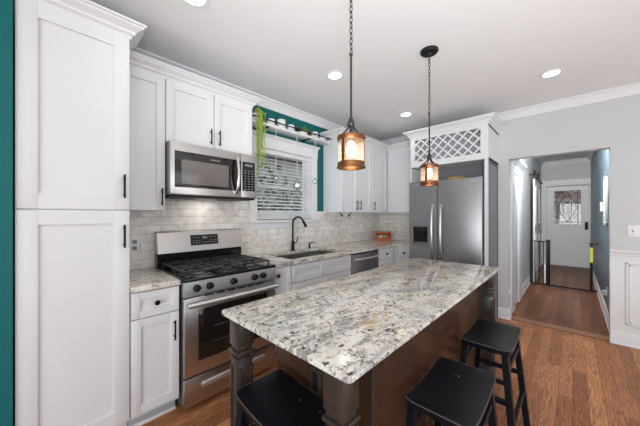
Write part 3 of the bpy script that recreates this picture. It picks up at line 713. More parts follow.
# hanging glass bulbs
for (y, L, lab) in ((1.826, .51, 'small glass vase hanging before the window, left of the other two'),
                    (2.141, .52, 'glass vase with a green sprig hanging before the middle of the window'),
                    (2.45, .49, 'small glass vase hanging before the right window casing')):
    zt = sz - .001; t = Thing('hanging_vase', lab, 'hanging vase', (-2.42, y, zt - L - .11), 'glass vases hanging from the shelf'); cx_ = -2.42
    t.part('cord', MB().tube([(cx_, y, zt), (cx_, y, zt - L)], .0034, 5), 'cord')
    big = 1.6 if 'sprig' in lab else .85
    t.part('glass', MB().lathe([(0, -.105 * big), (.018 * big, -.10 * big), (.036 * big, -.075 * big), (.038 * big, -.05 * big), (.02 * big, -.02 * big), (.009, 0)], (cx_, y, zt - L), 18), 'hangglass')
    mb = MB(); 
    for k in range(26 if big > 1 else 8):
        a = random.uniform(0, 2 * pi); leaf(mb, (cx_, y, zt - L - .07 * big + random.random() * .05 * big), (cos(a), sin(a), .6), (0, 0, 1), .026 * big, .008)
    t.part('sprig', mb, 'leafpale', smooth=0)

# spice rack in the corner
t = Thing('spice_rack', 'small orange-stained wooden rack of jars in the corner of the counter', 'rack', (-2.33, 3.99, t1))
ca, sa = cos(radians(38)), sin(radians(38)); RO = Vector((-2.33, 3.99, t1)); U = Vector((ca, sa, 0)); V = Vector((sa, -ca, 0))
def rb(mb, u0, u1, v0, v1, z0, z1): return mb.obox(RO + U * (u0 + u1) / 2 + V * (v0 + v1) / 2 + Vector((0, 0, (z0 + z1) / 2)), U, V, (0, 0, 1), (u1 - u0) / 2, (v1 - v0) / 2, (z1 - z0) / 2)
mb = MB(); rb(mb, -.13, -.118, -.05, .05, 0, .15); rb(mb, .118, .13, -.05, .05, 0, .15); rb(mb, -.118, .118, -.05, -.042, 0, .15); rb(mb, -.118, .118, -.042, .05, 0, .012); rb(mb, -.118, .118, .042, .05, .012, .05)
t.part('frame', mb, 'rackwood', smooth=0)
for j, (u, mm) in enumerate(((-.085, 'jar'), (-.03, 'white'), (.03, 'jar'), (.085, 'wicker'))):
    p = RO + U * u + V * .0 + Vector((0, 0, .0125))
    t2 = Thing('spice_jar', ['spice jar leftmost in the orange rack', 'pale spice jar second from the left in the orange rack', 'spice jar third from the left in the orange rack', 'tan spice jar rightmost in the orange rack'][j], 'jar', p, 'spice jars in the orange rack')
    t2.part('jar_body', MB().lathe([(0, 0), (.022, 0), (.022, .07), (.016, .08), (0, .08)], p, 14), mm); t2.part('lid', MB().lathe([(0, .08), (.018, .08), (.018, .1), (0, .1)], p, 14), 'black')

# outlet covers
def plate(name, face, p, u, z, w, h, label, cat, toggles=()):
    t = Thing(name, label, cat, fpt(face, p, u, z, 0)); mb = MB(); fbox(mb, face, p, u - w / 2, u + w / 2, z - h / 2, z + h / 2, 0, .006, .002); t.part('cover_plate', mb, 'plate')
    for (du, dz_, tw, tht, mm) in toggles:
        mb = MB(); fbox(mb, face, p, u + du - tw / 2, u + du + tw / 2, z + dz_ - tht / 2, z + dz_ + tht / 2, .005, .010); t.part('toggle' if mm != 'black' else 'socket', mb, mm, smooth=0)
plate('outlet', 'X', WX + T, .52, 1.11, .07, .115, 'white wall outlet on the tile left of the range', 'outlet', ((0, .025, .03, .03, 'icon'), (0, -.025, .03, .03, 'icon')))
plate('light_switch', 'Y', WY, .468, 1.185, .125, .12, 'white double light switch plate on the grey wall right of the doorway', 'light switch', ((-.025, 0, .01, .022, 'icon'), (.025, 0, .01, .022, 'plate')))

# ================================================================== REFRIGERATOR
FY = 3.56
t = Thing('refrigerator', 'stainless side-by-side refrigerator with an ice dispenser under the wine lattice', 'refrigerator', (-1.2, 3.85, 0))
t.part('body', MB().box(-1.64, -.765, FY + .03, WY - .03, .02, 1.775), 'plasticgrey', smooth=0)
t.part('toe_grille', MB().box(-1.63, -.775, FY - .0, FY + .03, .0, .085), 'blackmatte', smooth=0)
xs = -1.268
ld = MB(); ux0, ux1, dz0, dz1 = -1.585, -1.39, .985, 1.19
ld.box(-1.642, ux0, FY - .04, FY + .028, .09, 1.795); ld.box(ux1, xs - .003, FY - .04, FY + .028, .09, 1.795); ld.box(ux0, ux1, FY - .04, FY + .028, .09, dz0); ld.box(ux0, ux1, FY - .04, FY + .028, dz1, 1.795); ld.box(ux0, ux1, FY + .02, FY + .028, dz0, dz1)
l_ = t.part('door', ld, 'steelfridge', smooth=0, label='narrow freezer door with ice dispenser')
o = t.part('dispenser', MB().box(ux0 - .012, ux1 + .012, FY - .044, FY - .039, dz1 + .005, 1.325, .001), 'plasticgrey', l_)
mb = MB(); mb.box(ux0 + .004, ux1 - .004, FY - .035, FY + .019, dz1 - .05, dz1); mb.box(ux0 + .05, ux1 - .05, FY - .03, FY, dz1 - .10, dz1 - .05); mb.box(ux0, ux1, FY + .015, FY + .019, dz0, dz1); t.part('dispenser_recess', mb, 'blackmatte', l_, smooth=0)
mb = MB(); mb.box(ux0 - .012, ux1 + .012, FY - .043, FY - .0405, dz0 - .05, dz0); t.part('dispenser_tray', mb, 'steeldark', l_, smooth=0)
r_ = t.part('door', MB().box(xs + .003, -.763, FY - .04, FY + .028, .09, 1.795, .006), 'steelfridge', label='wide right refrigerator door')
for par, hx in ((l_, xs - .055), (r_, xs + .055)):
    pts = [(hx, FY - .04 - .055 * sin(pi * k / 16) ** .45, .78 + .70 * k / 16) for k in range(17)]
    t.part('handle', MB().tube(pts, .016, 12), 'steel', par)
text('FRIGIDAIRE', .02, l_, t.loc, 'letters', (-1.55, FY - .0405, 1.745), RY)
text('GALLERY', .02, r_, t.loc, 'letters', (-.84, FY - .0405, 1.745), RY)
t.part('hinge_cover', MB().box(-.84, -.77, FY, FY + .08, 1.775, 1.81, .004), 'plasticgrey')

SY = 3.60
t = Thing('refrigerator_surround', 'white cabinet surround with a lattice wine rack boxing in the refrigerator', 'cabinet', (-1.19, 3.88, 0))
t.part('side_panel', MB().box(-1.661, -1.645, SY, WY - T - .001, 0, 2.0), 'cab', smooth=0, label='left white side panel')
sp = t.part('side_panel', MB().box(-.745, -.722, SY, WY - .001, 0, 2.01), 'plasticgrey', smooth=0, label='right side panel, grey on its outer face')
mb = MB(); mb.box(-.722, -.718, SY + .03, SY + .06, .0, 2.01); mb.box(-.722, -.718, WY - .035, WY - .003, .0, 2.01); mb.box(-.722, -.718, SY + .06, WY - .035, 1.97, 2.01)
t.part('panel_frame', mb, 'darkgrey', sp, smooth=0)
t.part('front_stile', MB().box(-.752, -.718, SY - .012, SY + .03, 0, 2.02), 'cab', smooth=0)
bz0, bz1 = 2.01, 2.42; lx0, lx1, lz0, lz1 = -1.60, -.795, 2.085, 2.385
mb = MB(); mb.box(-1.661, -.716, SY + .02, WY - .001, bz0, bz0 + .02); mb.box(-1.661, -.716, SY + .02, WY - .001, bz1 - .02, bz1); mb.box(-1.661, -1.645, SY + .02, WY - .001, bz0, bz1); mb.box(-.735, -.716, SY + .02, WY - .001, bz0, bz1)
t.part('rack_box', mb, 'cab', smooth=0)
mb = MB(); mb.box(-1.645, -.735, SY + .17, SY + .18, bz0 + .02, bz1 - .02); t.part('rack_back', mb, 'toe', smooth=0)  # grey puts the shade inside the rack into the backing's colour
mb = MB(); mb.box(-1.661, lx0, SY - .002, SY + .02, bz0, bz1); mb.box(lx1, -.716, SY - .002, SY + .02, bz0, bz1); mb.box(lx0, lx1, SY - .002, SY + .02, bz0, lz0); mb.box(lx0, lx1, SY - .002, SY + .02, lz1, bz1)
t.part('face_frame', mb, 'cab', smooth=0)
mb = MB(); sp_ = .118; W_ = lx1 - lx0; H_ = lz1 - lz0
for sgn in (1, -1):
    k = -10
    while k < 12:
        c0 = lx0 + k * sp_ + .02
        # line x = c0 + sgn*(z-lz0)
        pts = []
        z_lo, z_hi = lz0, lz1; xa, xb = c0, c0 + sgn * H_
        if sgn > 0:
            if xa < lx0: z_lo += (lx0 - xa); xa = lx0
            if xb > lx1: z_hi -= (xb - lx1); xb = lx1
        else:
            if xa > lx1: z_lo += (xa - lx1); xa = lx1
            if xb < lx0: z_hi -= (lx0 - xb); xb = lx0
        if z_hi - z_lo > .02:
            yy = SY + (.006 if sgn > 0 else .013); mb.bar((xa, yy, z_lo), (xb, yy, z_hi), .019, .008, side=(0, 1, 0))
        k += 1
t.part('lattice', mb, 'cab', smooth=0)
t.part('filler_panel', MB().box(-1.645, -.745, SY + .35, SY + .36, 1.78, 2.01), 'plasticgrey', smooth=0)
mb = MB(); k = 0
while k < 7:   # cubby dividers that run back from the lattice
    xa = lx0 + .06 + k * .118
    mb.bar((xa, SY + .25, bz0 + .02), (xa + .0, SY + .25, bz1 - .02), .006, .40, side=(0, 1, 0)); k += 1
t.part('crown', MB().sweep(crown(bz1 - .005, .98), [(-1.661, WY - .003), (-1.661, SY), (-.716, SY), (-.716, WY - .003)]), 'cab')
# things on the refrigerator
mb = MB(); mb.lathe([(0, 0), (.07, 0), (.105, .03), (.115, .06), (.10, .06), (.09, .03), (0, .015)], (-1.10, 3.74, 1.776), 24)
single('basket_tray', mb, 'wicker', 'shallow round wicker tray lying on top of the refrigerator', 'basket')

# ================================================================== ISLAND
ix0, ix1, iy0, iy1 = -1.165, -.430, .566, 2.60; ITZ = .92
def roundrect(x0, x1, y0, y1, r, n=6):
    P = []
    for cx_, cy_, a0 in ((x1 - r, y1 - r, 0), (x0 + r, y1 - r, 90), (x0 + r, y0 + r, 180), (x1 - r, y0 + r, 270)):
        for k in range(n + 1):
            a = radians(a0 + 90 * k / n); P.append((cx_ + r * cos(a), cy_ + r * sin(a)))
    return P
def slab(x0, x1, y0, y1, z0, z1, r, bv):
    mb = MB(); rings = []
    for ins, z in ((bv, z0), (0, z0 + bv), (0, z1 - bv), (bv * .3, z1 - bv * .3), (bv, z1)):
        rings.append([mb.b.verts.new((a, b, z)) for a, b in roundrect(x0 + ins, x1 - ins, y0 + ins, y1 - ins, r)])
    n = len(rings[0])
    for A, B in zip(rings, rings[1:]):
        for k in range(n): mb.b.faces.new([A[k], A[(k + 1) % n], B[(k + 1) % n], B[k]])
    mb.b.faces.new(rings[0][::-1]); mb.b.faces.new(rings[-1]); return mb
single('island_countertop', slab(ix0, ix1, iy0, iy1, .897, ITZ, .016, .0045), 'granite', 'large rectangular granite top with dark flecks on the brown island', 'countertop')
t = Thing('kitchen_island', 'dark brown wooden island base with square posts under the granite top', 'island', (-.80, 1.57, 0))
bx0, bx1, by0, by1 = -1.10, -.548, .842, 2.52
t.part('body', MB().box(bx0, bx1, by0, by1, .0, .896), 'panel', smooth=0)
for a_ in ((bx1, bx1 + .012, by0, by0 + .012), (bx1, bx1 + .02, by1 - .06, by1), (bx0 - .008, bx0, by0, by0 + .03)): t.part('edge_trim', MB().box(*a_, 0, .896), 'leg', smooth=0)
mb = MB(); mb.box(bx0 - .02, bx0, by0 + .04, by1 - .04, .12, .86); t.part('door_panel', mb, 'leg', smooth=0)
mb = MB(); mb.box(ix0 + .115, ix1 - .12, iy0 + .05, iy0 + .07, .80, .896) if False else mb.box(ix0 + .05, ix1 - .05, by0 - .015, by0 - .0, .82, .896); t.part('apron', mb, 'panel', smooth=0)
def post(px_, py_, s_=.079):
    mb = MB(); h = s_ / 2
    def blk(e, z0, z1, bv=.003): mb.box(px_ - h - e, px_ + h + e, py_ - h - e, py_ + h + e, z0, z1, bv)
    blk(0, .765, .896); blk(-.006, .745, .765); blk(.004, .728, .745, .004); blk(-.008, .712, .728); blk(.0, .696, .712, .004); blk(-.005, .13, .696); blk(.002, .0, .13)
    # fluted panel edges on the shaft
    for dx_, dy_ in ((0, -1), (1, 0), (-1, 0), (0, 1)):
        for s2 in (-1, 1):
            cx_ = px_ + dx_ * (h - .004) + (s2 * (h - .014) if dx_ == 0 else 0); cy_ = py_ + dy_ * (h - .004) + (s2 * (h - .014) if dy_ == 0 else 0)
            mb.box(cx_ - .005, cx_ + .005, cy_ - .005, cy_ + .005, .16, .67)
    return mb
for px_, py_ in ((ix0 + .062, iy0 + .072), (ix1 - .082, iy0 + .066), (ix1 - .07, iy1 - .075), (ix0 + .07, iy1 - .075)):
    if py_ > 2 and px_ < -.9: continue
    t.part('leg', post(px_, py_), 'leg')
o = t.part('outlet', MB().box(-.86, -.79, by0 - .006, by0, .565, .675, .002), 'leg'); t.part('socket', MB().box(-.84, -.81, by0 - .008, by0 - .005, .585, .655), 'blackmatte', o)

# ================================================================== STOOLS
def stool():
    t = Thing('counter_stool', 'x', 'stool', (0, 0, 0), 'black saddle-seat counter stools')
    L, D, TH = .215, .125, .032; Z = .615
    b = bmesh.new(); nu, nv = 16, 8; top = []; bot = []
    def sad(u): return .020 * (abs(u) ** 2.2) - .004
    def outline(u, v):
        r = .12
        fu = 1 - max(0, abs(v) - (1 - r * 1.7)) ** 2 * 1.1; fv = 1 - max(0, abs(u) - (1 - r)) ** 2 * 4
        return u * L * fu, v * D * fv
    for i in range(nu + 1):
        u = -1 + 2 * i / nu; rt, rb_ = [], []
        for j in range(nv + 1):
            v = -1 + 2 * j / nv; x_, y = outline(u, v); ed = .006 * max(abs(u), abs(v)) ** 14
            rt.append(b.verts.new((x_, y, Z + sad(u) - ed))); rb_.append(b.verts.new((x_ * .985, y * .98, Z + sad(u) * .8 - TH)))
        top.append(rt); bot.append(rb_)
    for i in range(nu):
        for j in range(nv):
            b.faces.new([top[i][j], top[i + 1][j], top[i + 1][j + 1], top[i][j + 1]]); b.faces.new([bot[i][j], bot[i][j + 1], bot[i + 1][j + 1], bot[i + 1][j]])
    for i in range(nu):
        b.faces.new([top[i][0], bot[i][0], bot[i + 1][0], top[i + 1][0]]); b.faces.new([top[i][nv], top[i + 1][nv], bot[i + 1][nv], bot[i][nv]])
    for j in range(nv):
        b.faces.new([top[0][j], top[0][j + 1], bot[0][j + 1], bot[0][j]]); b.faces.new([top[nu][j], bot[nu][j], bot[nu][j + 1], top[nu][j + 1]])
    mb = MB(); mb.merge(b); st_ = t.part('seat', mb, 'stool', smooth=50)
    mb = MB()   # worn rim line around the upper edge
    ring = [outline(-1 + 2 * k / 16, -1) + (-1 + 2 * k / 16,) for k in range(17)] + [outline(1, -1 + 2 * k / 8) + (1,) for k in range(1, 9)] + [outline(1 - 2 * k / 16, 1) + (1 - 2 * k / 16,) for k in range(1, 17)] + [outline(-1, 1 - 2 * k / 8) + (-1,) for k in range(1, 8)]
    mb.tube([(a * .998, c * .998, Z + sad(u) - .0075) for a, c, u in ring], .0022, 5, closed=True); t.part('worn_rim', mb, 'wornedge', st_)
    tx, ty, fx_, fy_ = .180, .097, .228, .152; zt = Z - TH + .004
    def lp(sx, sy, z): k = 1 - z / zt; return Vector((sx * (tx + (fx_ - tx) * k), sy * (ty + (fy_ - ty) * k), z))
    for sx in (-1, 1):
        for sy in (-1, 1): t.part('leg', MB().bar(lp(sx, sy, 0), lp(sx, sy, zt), .036, .032, side=(0, 1, 0), bv=.003), 'stool')
    for sy in (-1, 1):
        t.part('rung', MB().bar(lp(-1, sy, .22), lp(1, sy, .22), .020, .030, side=(0, 0, 1), bv=.003), 'stool')
        t.part('rung', MB().bar(lp(-1, sy, .50), lp(1, sy, .50), .020, .026, side=(0, 0, 1), bv=.003), 'stool')
    for sx in (-1, 1):
        t.part('rung', MB().bar(lp(sx, -1, .34), lp(sx, 1, .34), .020, .030, side=(0, 0, 1), bv=.003), 'stool')
        t.part('rung', MB().bar(lp(sx, -1, .44), lp(sx, 1, .44), .018, .022, side=(0, 0, 1), bv=.003), 'stool')
    return t.o
s0 = stool()
for i, (x_, y, a, lab) in enumerate(((-.365, 1.925, 90, 'black saddle-seat stool at the far right end of the island, near the doorway'),
                                    (-.372, 1.215, 91, 'black saddle-seat stool in the right foreground with flecked worn seat paint'),
                                    (-.797, .668, -1, 'black saddle-seat stool tucked under the near end of the island between the posts'))):
    o = s0 if i == 0 else copy_tree(s0)
    o.location = (x_, y, 0); o.rotation_euler = (0, 0, radians(a)); o['label'] = lab

# ================================================================== PENDANTS
def pendant():
    t = Thing('pendant_lamp', 'x', 'pendant lamp', (0, 0, 1.59), 'copper lantern pendants over the island')
    t.loc = Vector((0, 0, 1.59)); Z0 = 1.59
    t.part('canopy', MB().lathe([(0, 0), (.068, 0), (.068, -.012), (.060, -.022), (.02, -.026), (.012, -.04), (0, -.04)], (0, 0, CEIL - .0005), 28), 'blackmatte')
    mb = MB(); z = CEIL - .045; k = 0
    while z > 2.17:
        a = (k % 2) * pi / 2
        mb.tube([(.0075 * cos(q_) * cos(a), .0075 * cos(q_) * sin(a), z - .014 + .017 * sin(q_)) for q_ in [2 * pi * j / 12 for j in range(12)]], .0024, 5, closed=True); z -= .027; k += 1
    t.part('chain', mb, 'rust')
    mb = MB(); mb.tube([(0, 0, 2.172), (0, 0, 1.84)], .0055, 10); mb.ball((0, 0, 2.165), .010); t.part('rod', mb, 'rust')
    mb = MB(); mb.lathe([(0, .0), (.016, 0), (.020, .012), (.014, .03), (.008, .045), (0, .045)], (0, 0, 1.80), 16)
    for q_ in range(4):
        a = q_ * pi / 2 + pi / 4
        mb.tube([((.012 + .050 * (j / 8) ** 1.6) * cos(a), (.012 + .050 * (j / 8) ** 1.6) * sin(a), 1.81 - .06 * (j / 8) ** .8) for j in range(9)], .005, 6)
    t.part('hanger_arms', mb, 'rust')
    cg = t.part('lantern_frame', MB().lathe([(.055, .138), (.068, .138), (.070, .143), (.070, .160), (.062, .165), (.055, .165), (.055, .138)], (0, 0, Z0), 32), 'bronze')
    t.part('bottom_band', MB().lathe([(.055, .0), (.073, .0), (.073, .006), (.069, .009), (.069, .026), (.066, .03), (.055, .03), (.055, 0)], (0, 0, Z0), 32), 'bronze', cg)
    for q_ in range(3):
        a = q_ * 2 * pi / 3 + 4.75 ; c = Vector((cos(a), sin(a), 0))
        t.part('strap', MB().obox(c * .0675 + Vector((0, 0, Z0 + .083)), c, (-c.y, c.x, 0), (0, 0, 1), .002, .008, .06), 'bronze', cg)
        t.part('rivet', MB().ball(c * .073 + Vector((0, 0, Z0 + .151)), .005), 'bronze', cg)
    t.part('glass', MB().lathe([(.0635, .02), (.0635, .15)], (0, 0, Z0), 32), 'amber')
    t.part('top_cap', MB().lathe([(0, .1665), (.055, .1655), (.058, .163)], (0, 0, Z0), 28), 'rust')
    t.part('socket', MB().cyl((0, 0, 1.755), (0, 0, 1.72), .013, 14), 'rust')
    t.part('bulb', MB().lathe([(0, -.07), (.012, -.066), (.024, -.045), (.026, -.03), (.016, 0), (.012, .012)], (0, 0, 1.715), 18), 'bulb')
    return t.o
p0 = pendant()
for i, (x_, y, lab) in enumerate(((-.815, 1.085, 'nearer and larger-looking copper lantern pendant hanging over the island'),
                                 (-.835, 2.15, 'farther copper lantern pendant in front of the refrigerator with its ceiling canopy in view'))):
    o = p0 if i == 0 else copy_tree(p0)
    o.location = (x_, y, 1.59); o.rotation_euler = (0, 0, 0); o['label'] = lab
    l = bpy.data.lights.new('lantern_bulb', 'POINT'); l.energy = 0.42; l.color = (1, .78, .58); l.shadow_soft_size = .03
    lo = bpy.data.objects.new('lantern_bulb', l); C.objects.link(lo); lo.location = (x_, y, 1.63)

# recessed ceiling lights
labs = ['round recessed ceiling light just left of the nearer pendant cord', 'round recessed ceiling light above the doorway, right of the farther pendant',
        'small-looking round recessed ceiling light above the far wall cabinets', 'round recessed ceiling light cut by the top edge above the microwave']
for i, (x_, y) in enumerate(CANS[:4]):
    t = Thing('recessed_light', labs[i], 'ceiling light', (x_, y, CEIL), 'recessed ceiling lights')
    t.part('trim_ring', MB().lathe([(.062, -.004), (.085, -.004), (.088, -.0005), (.062, -.0005)], (x_, y, CEIL), 28), 'plate')
    t.part('lens', MB().lathe([(0, -.003), (.063, -.003)], (x_, y, CEIL), 28), 'lid')

# ================================================================== HALLWAY
# panelled door and casing on the hall's left wall
dd = MB(); X_ = -.63
dd.box(X_, X_ + .01, 4.70, 5.10, .005, 1.95)
d2 = struct('door_2', dd, 'trim')
mb = MB()
for a, b in ((4.74, 5.06),):
    for z0, z1 in ((.2, .85), (1.0, 1.80)): mb.box(X_ + .01, X_ + .016, a, b, z0, z1, .003)
mb.build('panel', M['trim'], d2, smooth=0)
mb = MB(); mb.box(X_, X_ + .03, 4.40, 4.70, 0, 1.95, .003); mb.box(X_, X_ + .03, 5.10, 5.40, 0, 1.95, .003); mb.box(X_, X_ + .032, 4.38, 5.42, 1.95, 2.06, .003)
mb.sweep([(0, 2.05), (.035, 2.05), (.05, 2.07), (.09, 2.11), (.09, 2.135), (0, 2.135)], [(X_, 4.36), (X_, 5.44)]); mb.build('casing', M['trim'], d2, smooth=0)
# front door
FYD = 9.5
fd = MB(); gx0, gx1, gz0, gz1 = -.37, .15, 1.10, 1.98
fd.box(-.52, gx0, FYD - .02, FYD + .03, .01, 2.09); fd.box(gx1, .29, FYD - .02, FYD + .03, .01, 2.09); fd.box(gx0, gx1, FYD - .02, FYD + .03, .01, gz0); fd.box(gx0, gx1, FYD - .02, FYD + .03, gz1, 2.09)
d1 = struct('door_1', fd, 'trim')
mb = MB()
for a, b in ((-.42, -.15), (-.07, .20)):
    for o_ in (0, .03): 
        mb.box(a + o_, b - o_, FYD - .03 + o_ * .2, FYD - .019, .20 + o_, .80 - o_, .004) if o_ else None
    mb.box(a, b, FYD - .040, FYD - .019, .20, .215); mb.box(a, b, FYD - .040, FYD - .019, .785, .80); mb.box(a, a + .015, FYD - .040, FYD - .019, .2, .8); mb.box(b - .015, b, FYD - .040, FYD - .019, .2, .8)
mb.build('raised_panel', M['trim'], d1, smooth=0)
mb = MB(); mb.box(gx0 - .03, gx1 + .03, FYD - .035, FYD - .018, gz0 - .03, gz0, .003); mb.box(gx0 - .03, gx1 + .03, FYD - .035, FYD - .018, gz1, gz1 + .03, .003); mb.box(gx0 - .03, gx0, FYD - .035, FYD - .018, gz0, gz1, .003); mb.box(gx1, gx1 + .03, FYD - .035, FYD - .018, gz0, gz1, .003)
mb.build('window_moulding', M['trim'], d1, smooth=0)
MB().box(gx0, gx1, FYD, FYD + .006, gz0, gz1).build('pane', M['glass'], d1, smooth=0)
mb = MB(); gm_ = (gx0 + gx1) / 2
for (a, b) in (((gx0 + .06, gz0), (gx0 + .06, gz1)), ((gx1 - .06, gz0), (gx1 - .06, gz1)), ((gx0, gz0 + .06), (gx1, gz0 + .06)), ((gx0, gz1 - .06), (gx1, gz1 - .06)),
               ((gm_, gz0 + .06), (gx0 + .06, 1.54)), ((gm_, gz0 + .06), (gx1 - .06, 1.54)), ((gm_, gz1 - .06), (gx0 + .06, 1.54)), ((gm_, gz1 - .06), (gx1 - .06, 1.54)), ((gm_ - .08, 1.4), (gm_ + .08, 1.4)), ((gm_ - .08, 1.68), (gm_ + .08, 1.68)), ((gm_ - .08, 1.4), (gm_ - .08, 1.68)), ((gm_ + .08, 1.4), (gm_ + .08, 1.68))):
    mb.bar((a[0], FYD - .004, a[1]), (b[0], FYD - .004, b[1]), .013, .008, side=(0, 1, 0))
mb.build('leading', M['darkgrey'], d1, smooth=0)
mb = MB(); mb.box(.215, .275, FYD - .03, FYD - .018, .97, 1.17, .004); mb.lathe([(0, 0), (.022, 0), (.022, .02), (0, .025)], (.245, FYD - .03, 1.12), 16, (0, -1, 0)); mb.lathe([(0, 0), (.014, 0), (.012, .02), (.03, .035), (.03, .055), (0, .065)], (.245, FYD - .03, 1.02), 16, (0, -1, 0)); mb.build('door_knob', M['black'], d1)
MB().lathe([(0, 0), (.03, 0), (.03, .02), (0, .02)], (.20, FYD - .02, 2.04), 14, (0, -1, 0)).build('sensor', M['plate'], d1)
mb = MB(); mb.box(-.63, -.53, FYD - .035, FYD - .001, 0, 2.12, .003); mb.box(.295, .32, FYD - .035, FYD - .001, 0, 2.12, .003); mb.box(-.63, .32, FYD - .035, FYD - .001, 2.12, 2.26, .003); mb.sweep([(0, 2.26), (.03, 2.26), (.05, 2.29), (0, 2.29)], [(-.63, FYD - .001), (.32, FYD - .001)])
struct('trim_7', mb, 'trim')
# barn door on the left hall wall
t = Thing('barn_door', 'white sliding barn door with mirrored panel hung along the left hallway wall', 'sliding door', (-.57, 7.3, .02))
bd = t.part('door_slab', MB().box(-.585, -.545, 6.72, 7.75, .02, 2.06), 'trim', smooth=0)
mb = MB(); mb.box(-.545, -.538, 6.88, 7.60, 1.15, 1.92, .002); t.part('panel', mb, 'mwglass', bd)
mb = MB()
for a, b, c, d in ((6.85, 7.63, 1.12, 1.15), (6.85, 7.63, 1.92, 1.95), (6.85, 6.88, 1.12, 1.95), (7.60, 7.63, 1.12, 1.95), (6.85, 7.63, .2, .23), (6.85, 7.63, .97, 1.0), (6.85, 6.88, .2, 1.0), (7.6, 7.63, .2, 1.0)): mb.box(-.545, -.533, a, b, c, d, .002)
t.part('moulding', mb, 'trim', bd)
t.part('edge_strip', MB().box(-.588, -.572, 6.702, 6.72, .02, 2.06), 'black', bd, smooth=0)
mb = MB(); mb.box(-.57, -.56, 6.55, 8.9, 2.13, 2.165); 
for y in (6.7, 7.5, 8.3, 8.8): mb.cyl((-.63, y, 2.147), (-.56, y, 2.147), .012, 10)
t.part('track', mb, 'black', smooth=0)
for y in (6.88, 7.58):
    mb = MB(); mb.cyl((-.58, y, 2.20), (-.545, y, 2.20), .05, 20); mb.box(-.552, -.545, y - .02, y + .02, 1.95, 2.21); t.part('roller', mb, 'black')
mb = MB(); mb.tube([(-.545, 7.68, .95), (-.50, 7.68, .97), (-.50, 7.68, 1.17), (-.545, 7.68, 1.19)], .008, 8); t.part('handle', mb, 'steel', bd)

# baby gate
gy = 6.62
t = Thing('safety_gate', 'black metal walk-through safety gate standing open across the hallway', 'gate', (-.15, gy, 0))
t.part('bottom_rail', MB().box(-.605, .30, gy - .012, gy + .012, .012, .036, .004), 'blackmatte'); t.part('top_rail', MB().box(-.605, -.30, gy - .012, gy + .012, .83, .85, .004), 'blackmatte')
for x_ in (-.60, -.535, -.47, -.41): t.part('bar', MB().tube([(x_, gy, .02), (x_, gy, .84)], .008, 8), 'blackmatte')
t.part('latch_post', MB().box(-.37, -.31, gy - .018, gy + .018, .03, .88, .01), 'blackmatte')
t.part('white_insert', MB().box(-.40, -.375, gy - .012, gy + .012, .05, .42, .004), 'plate')
t.part('hinge_post', MB().box(.215, .25, gy - .016, gy + .016, .03, .85, .006), 'blackmatte')
t.part('yellow_label', MB().box(.212, .253, gy - .018, gy - .0155, .52, .78), 'yellow', smooth=0)
mb = MB(); mb.tube([(.20, gy, .845), (.319, gy, .845)], .010, 8); mb.tube([(.30, gy, .845), (.318, gy, .845)], .022, 12); t.part('wall_mount', mb, 'blackmatte'); t.part('wall_mount', MB().tube([(.25, gy, .03), (.319, gy, .03)], .010, 8), 'blackmatte')

# things on the hall walls
t = Thing('thermostat', 'white thermostat box on the slate blue hallway wall', 'thermostat', (.32, 6.0, 1.45)); t.part('case', MB().box(.295, .3195, 5.72, 5.86, 1.40, 1.54, .004), 'plate'); t.part('screen', MB().box(.293, .2955, 5.75, 5.83, 1.45, 1.51), 'icon', smooth=0)
t = Thing('wall_mirror', 'narrow white-framed mirror hanging edge-on on the slate blue hallway wall', 'mirror', (.31, 5.1, 1.2))
mb = MB(); y0_, y1_, z0_, z1_ = 4.93, 5.28, 1.22, 1.86
mb.box(.30, .3195, y0_, y0_ + .03, z0_, z1_, .003); mb.box(.30, .3195, y1_ - .03, y1_, z0_, z1_, .003); mb.box(.30, .3195, y0_, y1_, z0_, z0_ + .03, .003); mb.box(.30, .3195, y0_, y1_, z1_ - .03, z1_, .003); t.part('frame', mb, 'plate')
t.part('mirror_glass', MB().box(.309, .3190, y0_ + .03, y1_ - .03, z0_ + .03, z1_ - .03), 'chrome', smooth=0)
t = Thing('wall_outlet', 'white outlet with a plug adapter low on the slate blue hallway wall', 'outlet', (.32, 5.05, .33)); t.part('cover_plate', MB().box(.313, .3195, 5.02, 5.09, .30, .415, .002), 'plate'); t.part('plug_adapter', MB().box(.275, .313, 5.03, 5.08, .31, .37, .005), 'plate')
mb = MB(); mb.lathe([(0, 0), (.026, 0), (.03, .008), (.02, .02), (0, .024)], (dx0, WY + .05, .34), 16, (1, 0, 0))
single('wall_cup', mb, 'plate', 'round white rubber gate cup stuck on the left doorway jamb', 'wall cup')

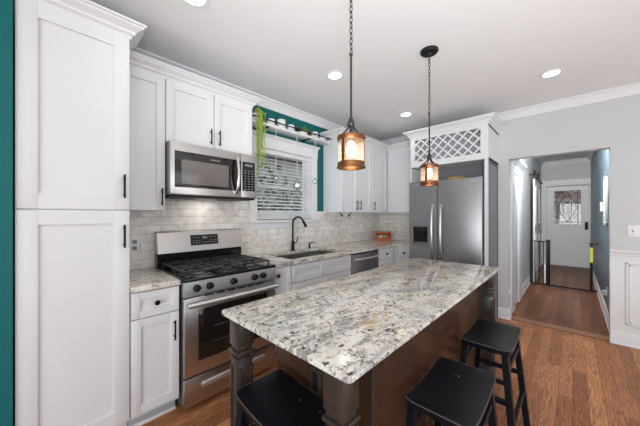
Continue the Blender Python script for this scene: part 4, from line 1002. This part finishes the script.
# ================================================================== OUTDOORS (seen through the two windows)
struct('ground', MB().box(-14, 10, -6, 26, -.30, -.06).b and MB().box(-14, 10, 9.75, 26, -.30, -.06), 'grass')
struct('ground_side', MB().box(-14, -2.75, -6, 9.75, -.30, -.06), 'grass')
def shrub(name, loc, rx_, rz, nleaf, label, trunk=.5, lm='leafgrey'):
    t = Thing(name, label, 'tree' if 'tree' in name else 'shrub', loc); x_, y, z = loc
    t.part('trunk', MB().tube([(x_, y, z), (x_ + .05, y, z + trunk), (x_, y + .05, z + trunk + rz)], [.08, .06, .03], 8), 'bark')
    mb = MB()
    for k in range(nleaf):
        while True:
            p = Vector((random.uniform(-1, 1), random.uniform(-1, 1), random.uniform(-1, 1)))
            if .3 < p.length < 1: break
        c = Vector((x_ + p.x * rx_, y + p.y * rx_, z + trunk + rz + p.z * rz)); leaf(mb, c, (random.uniform(-1, 1), random.uniform(-1, 1), random.uniform(-1, 1)), (.1, .3, 1), .14, .05)
    t.part('foliage', mb, lm, smooth=0)
shrub('garden_shrub', (-4.6, 3.0, -.06), .95, .9, 900, 'leafy green shrub outside the kitchen window', .7)
shrub('garden_shrub', (-5.4, 5.6, -.06), 1.1, 1.0, 900, 'leafy shrub farther right outside the kitchen window', .5)
shrub('front_tree', (-.15, 15.5, -.06), .55, 1.1, 700, 'small reddish tree beyond the glass of the front door', .9, 'leafpink')
t = Thing('neighbour_house', 'pale neighbouring house wall seen between the blind slats', 'house', (-8, 6, -.06))
t.part('wall', MB().box(-9, -8, -2, 14, -.06, 3.4), 'brick', smooth=0); t.part('roof', MB().prism([(-7.7, -2.2, 3.4), (-9.5, -2.2, 5), (-11, -2.2, 3.4)], (0, 16.4, 0)), 'roof', smooth=0)
t = Thing('street_house', 'pale house across the street seen through the front door glass', 'house', (0, 20, -.06))
t.part('wall', MB().box(-4, 4, 20, 21, -.06, 2.4), 'brick', smooth=0); t.part('roof', MB().prism([(-4.2, 19.7, 2.4), (4.2, 19.7, 2.4), (4.2, 21.3, 2.4), (-4.2, 21.3, 2.4)], (0, .8, .9)), 'roof', smooth=0)
